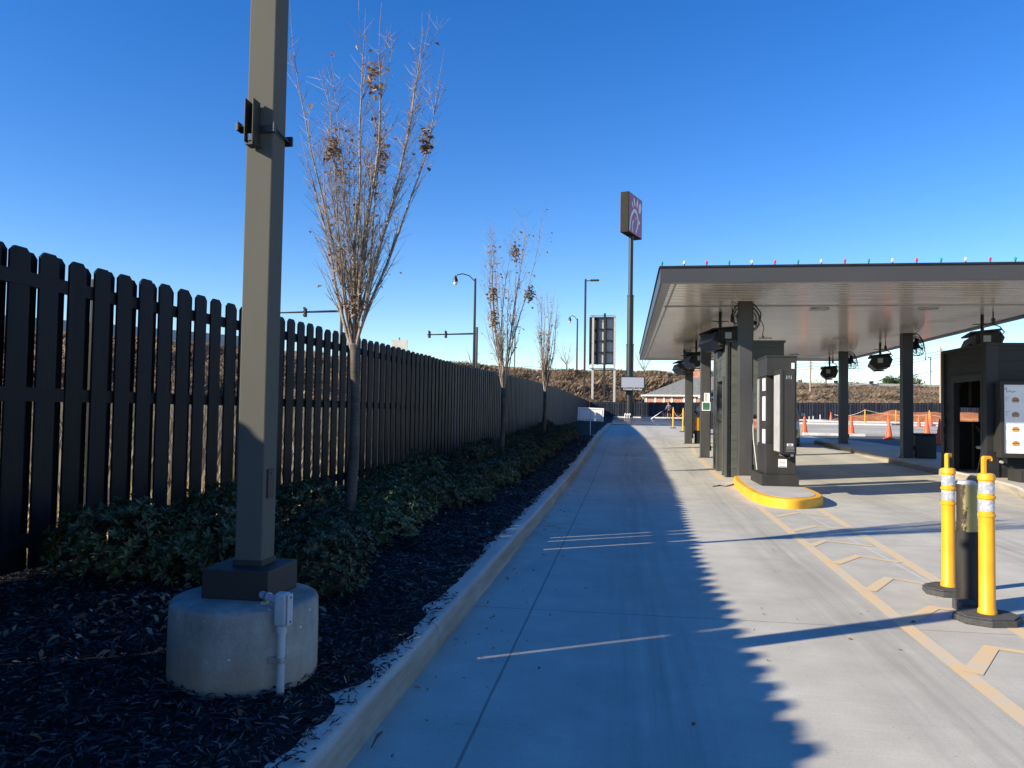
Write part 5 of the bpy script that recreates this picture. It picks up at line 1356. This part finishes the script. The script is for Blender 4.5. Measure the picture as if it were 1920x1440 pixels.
mast('traffic signal arm seen between the light pole and the nearest bare tree', -33.6, -27.3, 71, 10.75, (-31.0,), 6)
mast('traffic signal arm with two heads, left of the curved street lamp', -25.7, -19.1, 97.5, 11.3, (-25.4, -23.2), 6)
# roadside sign back
root = thing('road_sign', 'pale rectangular sign back standing beyond the fence top, between the bare trees', 'sign', (-43.6, 145, 8))
mb = MB(); mb.box(-45.2, -42.1, 144.6, 144.8, 13.1, 15.1); mb.build('panel', 'concretebar', root)
mb = MB(); mb.box(-43.9, -43.7, 144.9, 145.1, 6, 15.6); mb.build('post', 'greysteel', root)
# barriers along the embankment crest
def crest(i0, i1, name, lab, cat, mat, h, off, base=0.0):
    b = MB(); vs = []
    N_ = []
    for i in range(i0, i1 + 1):
        a = rr[i]; f = ff[i]; d = Vector((a[0] - f[0], a[1] - f[1])).normalized()
        for o_, z_ in ((off, base), (off, base + h), (off + .3, base + h), (off + .3, base)): vs.append((a[0] + d[0] * o_, a[1] + d[1] * o_, a[2] + z_))
    b.add(vs, [(j * 4 + i, j * 4 + i + 1, (j + 1) * 4 + i + 1, (j + 1) * 4 + i) for j in range(i1 - i0) for i in range(3)] + [(0, 1, 2, 3), tuple(range(len(vs) - 4, len(vs)))[::-1]])
    return b
b = crest(0, 4 * NE + 2, '', '', '', '', 1.5, .8)
solo(b, 'highway_barrier', 'concretebar', 'blue grey highway wall glimpsed through the gaps in the near fence', 'barrier', (-62, 48, 7.6))
b = crest(7 * NE + 2, 11 * NE, '', '', '', '', .95, .5)
root = thing('highway_barrier', 'long pale concrete highway barrier on top of the brown embankment at right', 'barrier', (34.6, 160, 7.3))
b.build('wall', 'concretebar', root)
mb = MB()
for i in range(7 * NE + 4, 11 * NE, 2):
    a = rr[i]; mb.box(a[0] - .35, a[0] + .35, a[1] - .0, a[1] + .45, a[2] + .95, a[2] + 1.4)
mb.build('bracket', 'black', root)
# utility poles with wires
def upole(lab, x, y, z1, arms=True):
    root = thing('utility_pole', lab, 'utility pole', (x, y, 1.0), 'wooden utility poles')
    b = MB(); b.tube([(x, y, .5), (x, y, z1)], [.2, .13], 10); b.build('pole', 'polewood', root, smooth='auto')
    b = MB()
    for k in range(3): b.lathe([(.06, 0), (.09, .06), (.06, .12), (.09, .18), (.05, .24)], 8, (x + .25, y, z1 - .5 - k * .45)); b.box(x, x + .26, y - .03, y + .03, z1 - .55 - k * .45, z1 - .5 - k * .45)
    b.build('insulator', 'lightgrey', root); return root
upole('wooden utility pole right of the menu pedestal, rising from the brush', 28.5, 125, 10.2)
upole('taller wooden utility pole just left of the dark booth', 44.6, 117.5, 11.6)
mb = MB()
def wire(a, b, sag, r_=.03):
    a = Vector(a); b = Vector(b)
    mb.tube([tuple(a.lerp(b, t) - Vector((0, 0, sag * 4 * t * (1 - t)))) for t in [k / 14 for k in range(15)]], r_, 4, False)
for k in range(3): wire((44.8, 117.5, 11.1 - k * .45), (28.7, 125, 9.7 - k * .45), .6)
for k in range(3): wire((28.7, 125, 9.7 - k * .45), (-20, 150, 10.5 - k * .45), 1.2)
for k in range(3): wire((44.8, 117.5, 11.1 - k * .45), (100, 95, 15 - k * .45), 1.2)
wire((44.6, 117.5, 8.4), (20, 122, 5.5), .8)
solo(mb, 'power_line', 'black', 'thin power lines strung between the two wooden utility poles', 'cable', (36, 121, 9))
for i, (x, y, z1) in enumerate(((70, 190, 15.5), (74.5, 190, 13.2))):
    mb = MB(); mb.tube([(x, y, 6), (x, y, z1)], .12, 6); mb.box(x - .6, x + .2, y - .1, y + .1, z1 - .1, z1 + .1)
    solo(mb, 'street_lamp', 'greysteel', ('distant lamp post rising beside the green tree', 'shorter distant lamp post right of the green tree')[i], 'street lamp', (x, y, 7))

# far bare trees and evergreen
def far_bare(lab, x, y, z, h, seed, spread=.5):
    return bare_tree('bare_tree', lab, x, y, z, z + h * .3, z + h, h * spread, seed, 9, h * .018, 0, .55, 'leafless trees beyond the embankment')
t0 = far_bare('leafless tree beyond the embankment, just right of the first utility pole', 33.5, 140, 4, 8, 51)
for (x, y, z, s_, lab) in ((39, 158, 7, .75, 'leafless tree on the crest, left of the far right post'), (30, 142, 4.5, .9, 'leafless tree beyond the embankment, left of the first utility pole'), (64, 185, 7, .8, 'leafless tree on the crest, right of the green tree'),
                        (50, 178, 7.2, .55, 'low leafless tree left of the green tree'), (82, 190, 7, 1.0, 'leafless tree beyond the second utility pole'), (-8.5, 112, 6.5, .8, 'leafless tree on the crest, left of the small street lamp'), (2.8, 118, 6, .85, 'leafless tree on the crest behind the pylon'),
                        (-21, 104, 6.5, .55, 'leafless sapling on the crest over the near fence'), (-30, 98, 6.5, .5, 'leafless sapling on the crest, above the dog-eared boards'), (-52, 55, 6.8, 1.0, 'leafless tree seen through the left end of the fence'), (-47, 45, 4, 1.1, 'leafless tree farthest left behind the fence'), (74, 192, 7, .8, 'leafless tree between the two distant lamp posts'), (14, 122, 5.5, .7, 'leafless tree behind the brick house chimney')):
    copy_tree(t0, (x, y, z), rnd.uniform(0, 6), s_, lab)
big = bare_tree('bare_tree', 'large leafless tree behind the dark booth at the right edge', 28.0, 44, .4, 3.0, 9.5, 5.0, 77, 16, .2, 0, 1.2, None)
def evergreen(lab, x, y, z, w, h, seed):
    root = thing('evergreen_tree', lab, 'tree', (x, y, z)); r_ = random.Random(seed)
    b = MB(); b.tube([(x, y, z - 1), (x, y, z + h * .6)], [.4, .2], 8); b.build('trunk', 'bark', root)
    b = MB()
    cl = [(r_.gauss(0, w * .33), r_.gauss(0, w * .3), h * (.35 + .5 * r_.random())) for _ in range(22)]
    for cx_, cy_, cz_ in cl:
        cr = r_.uniform(.16, .28) * w
        for _ in range(230):
            v = Vector((r_.gauss(0, 1), r_.gauss(0, 1), r_.gauss(0, .8))).normalized() * cr * r_.uniform(.6, 1.05)
            p = Vector((x + cx_, y + cy_, z + cz_ * (1 - .25 * abs(cx_) / w))) + v; s_ = r_.uniform(.12, .3); a = Vector((r_.gauss(0, 1), r_.gauss(0, 1), r_.gauss(0, 1))).normalized(); c_ = a.cross(v).normalized() if v.length > 0 else a
            o = len(b.v); b.v += [tuple(p - a * s_), tuple(p + c_ * s_ * .6), tuple(p + a * s_), tuple(p - c_ * s_ * .6)]; b.f.append((o, o + 1, o + 2, o + 3)); b.m.append(0)
    b.build('crown', 'greenleaf', root, fix=False)
evergreen('round green tree on the skyline above the highway barrier', 66, 200, 7, 7, 5.2, 5)
evergreen('small dark evergreen left of the round green tree', 55, 200, 6.6, 5, 3.2, 6)

# ------------------------------------------------------------------ brick house beyond the far fence
root = thing('brick_house', 'low red brick house with grey hipped roof and white trim behind the far fence', 'house', (8, 96, 1))
HR = R(-14); hc = Matrix.Translation((1.95, 95.5, 0)) @ Matrix.Rotation(HR, 4, 'Z')
z0h, ze = .8, 3.62
mb = MB(); mb.box(.4, 15, .4, 9, z0h, ze - .02, mat=hc); mb.build('wall', 'brick', root)
mb = MB()
for x in (.38, 1.55, 2.6, 3.55, 5.0, 6.3): mb.box(x, x + .22, .34, .395, z0h, ze - .03, mat=hc)
mb.build('white_trim', 'white', root)
mb = MB(); mb.box(-.02, 7.3, -.1, .05, ze - .05, ze + .12, mat=hc); mb.tube([tuple(hc @ Vector((.0, 0, ze - .05))), tuple(hc @ Vector((.42, .3, ze - .5))), tuple(hc @ Vector((.42, .3, z0h)))], .05, 6); mb.build('gutter', 'white', root)
mb = MB(); vs = [(0, 0, ze), (9, 0, ze), (9, 9.4, ze), (0, 9.4, ze), (4.6, 4.7, 6.0), (9, 4.7, 6.2)]
mb.add([tuple(hc @ Vector(v)) for v in vs], [(0, 1, 5, 4), (1, 2, 5), (2, 3, 4, 5), (3, 0, 4), (0, 3, 2, 1)]); rf = mb.build('roof', 'roofshingle', root)
mb = MB(); mb.box(5.3, 6.7, 5.2, 6.2, 5, 6.95, mat=hc); mb.box(5.2, 6.8, 5.1, 6.3, 6.95, 7.12, mat=hc); mb.build('chimney', 'brick', rf)
mb = MB(); vs = [(7.3, -2.6, 3.45), (16, -2.6, 3.45), (16, 8, 3.45), (7.3, 8, 3.45), (11.6, 1.5, 6.2), (16, 1.5, 6.6)]
mb.add([tuple(hc @ Vector(v)) for v in vs], [(0, 1, 5, 4), (1, 2, 5), (2, 3, 4, 5), (3, 0, 4), (0, 3, 2, 1)]); mb.build('roof', 'roofdark', root)
mb = MB(); mb.box(7.8, 15.5, -2.1, .39, z0h, 3.43, mat=hc); mb.build('wall', 'brick', root)
mb = MB(); mb.box(7.25, 16.0, -2.68, -2.605, 3.3, 3.5, mat=hc); mb.build('gutter', 'white', root)

# ------------------------------------------------------------------ person hosing
def skin_obj(name, joints, edges, rad, mat, parent, loc):
    me = bpy.data.meshes.new(name); me.from_pydata(joints, edges, []); o = bpy.data.objects.new(name, me); COL.objects.link(o)
    o.parent = parent
    md = o.modifiers.new('skin', 'SKIN')
    sv = me.skin_vertices[0].data if me.skin_vertices else None
    if sv is None:
        bm = bmesh.new(); bm.from_mesh(me); bm.verts.layers.skin.verify(); bm.to_mesh(me); bm.free(); sv = me.skin_vertices[0].data
    for v, r_ in zip(sv, rad): v.radius = (r_, r_)
    sv[0].use_root = True
    sb = o.modifiers.new('sub', 'SUBSURF'); sb.levels = 2; sb.render_levels = 2
    me.materials.append(M[mat]); return o
pxx, pyy = 4.45, 80.0; g_ = G(80)
root = thing('person', 'person in grey violet shirt and black shorts hosing the lot near the far fence', 'person', (pxx, pyy, g_))
J = [(0, 0, .95), (0, 0, 1.15), (-.03, 0, 1.38), (-.05, 0, 1.48), (-.07, -.01, 1.56), (-.08, -.02, 1.66), (-.08, -.01, 1.73),   # 0-6 pelvis..head
     (.1, 0, .88), (.13, .04, .5), (.16, .12, .1), (.15, .03, .03), (-.1, 0, .88), (-.12, -.08, .5), (-.14, -.02, .1), (-.16, -.12, .03),  # legs
     (.17, 0, 1.38), (.2, -.06, 1.12), (-.05, -.22, 1.02), (-.22, 0, 1.38), (-.3, -.08, 1.12), (-.38, -.28, 1.0), (-.02, -.27, 1.0), (-.42, -.33, .98)]
Ee = [(0, 1), (1, 2), (2, 3), (3, 4), (4, 5), (5, 6), (0, 7), (7, 8), (8, 9), (9, 10), (0, 11), (11, 12), (12, 13), (13, 14), (2, 15), (15, 16), (16, 17), (2, 18), (18, 19), (19, 20), (17, 21), (20, 22)]
Rd = [.14, .12, .14, .06, .075, .09, .06, .085, .055, .035, .035, .085, .055, .035, .035, .06, .042, .03, .06, .042, .03, .03, .03]
body = skin_obj('body', J, Ee, Rd, 'skin', root, None)
skin_obj('shirt', [(0, 0, .98), (0, 0, 1.15), (-.03, 0, 1.38), (.17, 0, 1.38), (.19, -.03, 1.22), (-.22, 0, 1.38), (-.27, -.04, 1.22)], [(0, 1), (1, 2), (2, 3), (3, 4), (2, 5), (5, 6)], [.165, .145, .165, .08, .065, .08, .065], 'shirt', root, None)
skin_obj('shorts', [(0, 0, .98), (0, 0, .9), (.11, .0, .8), (.13, .03, .58), (-.11, 0, .8), (-.13, -.06, .58)], [(0, 1), (1, 2), (2, 3), (1, 4), (4, 5)], [.16, .15, .11, .1, .11, .1], 'shorts', root, None)
skin_obj('hair', [(-.07, .02, 1.68), (-.07, .02, 1.74), (-.07, .0, 1.78)], [(0, 1), (1, 2)], [.095, .09, .05], 'hair', root, None)
skin_obj('shoe', [(.16, .13, .05), (.15, -.05, .04)], [(0, 1)], [.05, .045], 'shorts', root, None)
skin_obj('shoe', [(-.14, -.02, .05), (-.16, -.2, .04)], [(0, 1)], [.05, .045], 'shorts', root, None)
mb = MB(); mb.tube([(pxx + .1, pyy - .25, g_ + 1.08), (pxx - .4, pyy - .32, g_ + .98), (pxx - .75, pyy - .4, g_ + .8)], .02, 6)
mb.tube([(pxx + .1, pyy - .25, g_ + 1.08), (pxx + .3, pyy, g_ + .7), (pxx + .6, pyy + .3, g_ + .05), (pxx + 1.6, pyy + .5, g_ + .03)], .016, 6)
solo(mb, 'hose_wand', 'blackplastic', 'dark hose wand held low by the person near the far fence', 'hose', (pxx, pyy, g_ + 1))
mb = MB(); mb.tube([(pxx - .75, pyy - .4, g_ + .8), (pxx - 1.3, pyy - .5, g_ + .4), (pxx - 1.8, pyy - .6, g_ + .02)], [.01, .035, .07], 8)
solo(mb, 'water_jet', 'spray', 'pale jet of water from the hose wand hitting the wet asphalt', 'water', (pxx - 1, pyy - .4, g_))

# ------------------------------------------------------------------ sky, sun, camera
W = bpy.data.worlds.new('World'); S.world = W; W.use_nodes = True
nt = W.node_tree; bg = nt.nodes['Background']
sky = nd(nt, 'ShaderNodeTexSky'); sky.sky_type = 'NISHITA'; sky.sun_disc = False
EL = 23.9; AZ = 238.2
sky.sun_elevation = R(EL); sky.sun_rotation = R(AZ); sky.air_density = 1.0; sky.dust_density = 0; sky.ozone_density = 3.0
hs = nd(nt, 'ShaderNodeHueSaturation'); hs.inputs['Saturation'].default_value = 1.35; hs.inputs['Hue'].default_value = .515
nt.links.new(sky.outputs[0], hs.inputs['Color']); nt.links.new(hs.outputs[0], bg.inputs[0]); bg.inputs[1].default_value = .109
sl = bpy.data.lights.new('sun', 'SUN'); sl.energy = 4.8; sl.angle = R(.53); sl.color = (1, .89, .69)
so = bpy.data.objects.new('sun', sl); COL.objects.link(so)
sd = Vector((math.sin(R(AZ)) * math.cos(R(EL)), math.cos(R(AZ)) * math.cos(R(EL)), math.sin(R(EL))))
so.rotation_euler = sd.to_track_quat('Z', 'Y').to_euler(); so.location = sd * 50
cam = bpy.data.cameras.new('camera'); cam.sensor_width = 36; cam.lens = 27; cam.clip_end = 5000; cam.clip_start = .05
co = bpy.data.objects.new('camera', cam); COL.objects.link(co)
yaw, pitch, roll = R(8.4), R(2.1), R(.9)
fwd0 = Vector((-math.sin(yaw), math.cos(yaw), 0)); right0 = Vector((math.cos(yaw), math.sin(yaw), 0)); up0 = Vector((0, 0, 1))
fwd = fwd0 * math.cos(pitch) + up0 * math.sin(pitch); up = up0 * math.cos(pitch) - fwd0 * math.sin(pitch)
r_ = right0 * math.cos(roll) + up * math.sin(roll); u_ = up * math.cos(roll) - right0 * math.sin(roll)
co.matrix_world = Matrix(((r_.x, u_.x, -fwd.x, 0), (r_.y, u_.y, -fwd.y, 0), (r_.z, u_.z, -fwd.z, 1.35), (0, 0, 0, 1)))
S.camera = co
S.view_settings.view_transform = 'Standard'; S.view_settings.look = 'None'; S.view_settings.exposure = .95; S.view_settings.gamma = 1
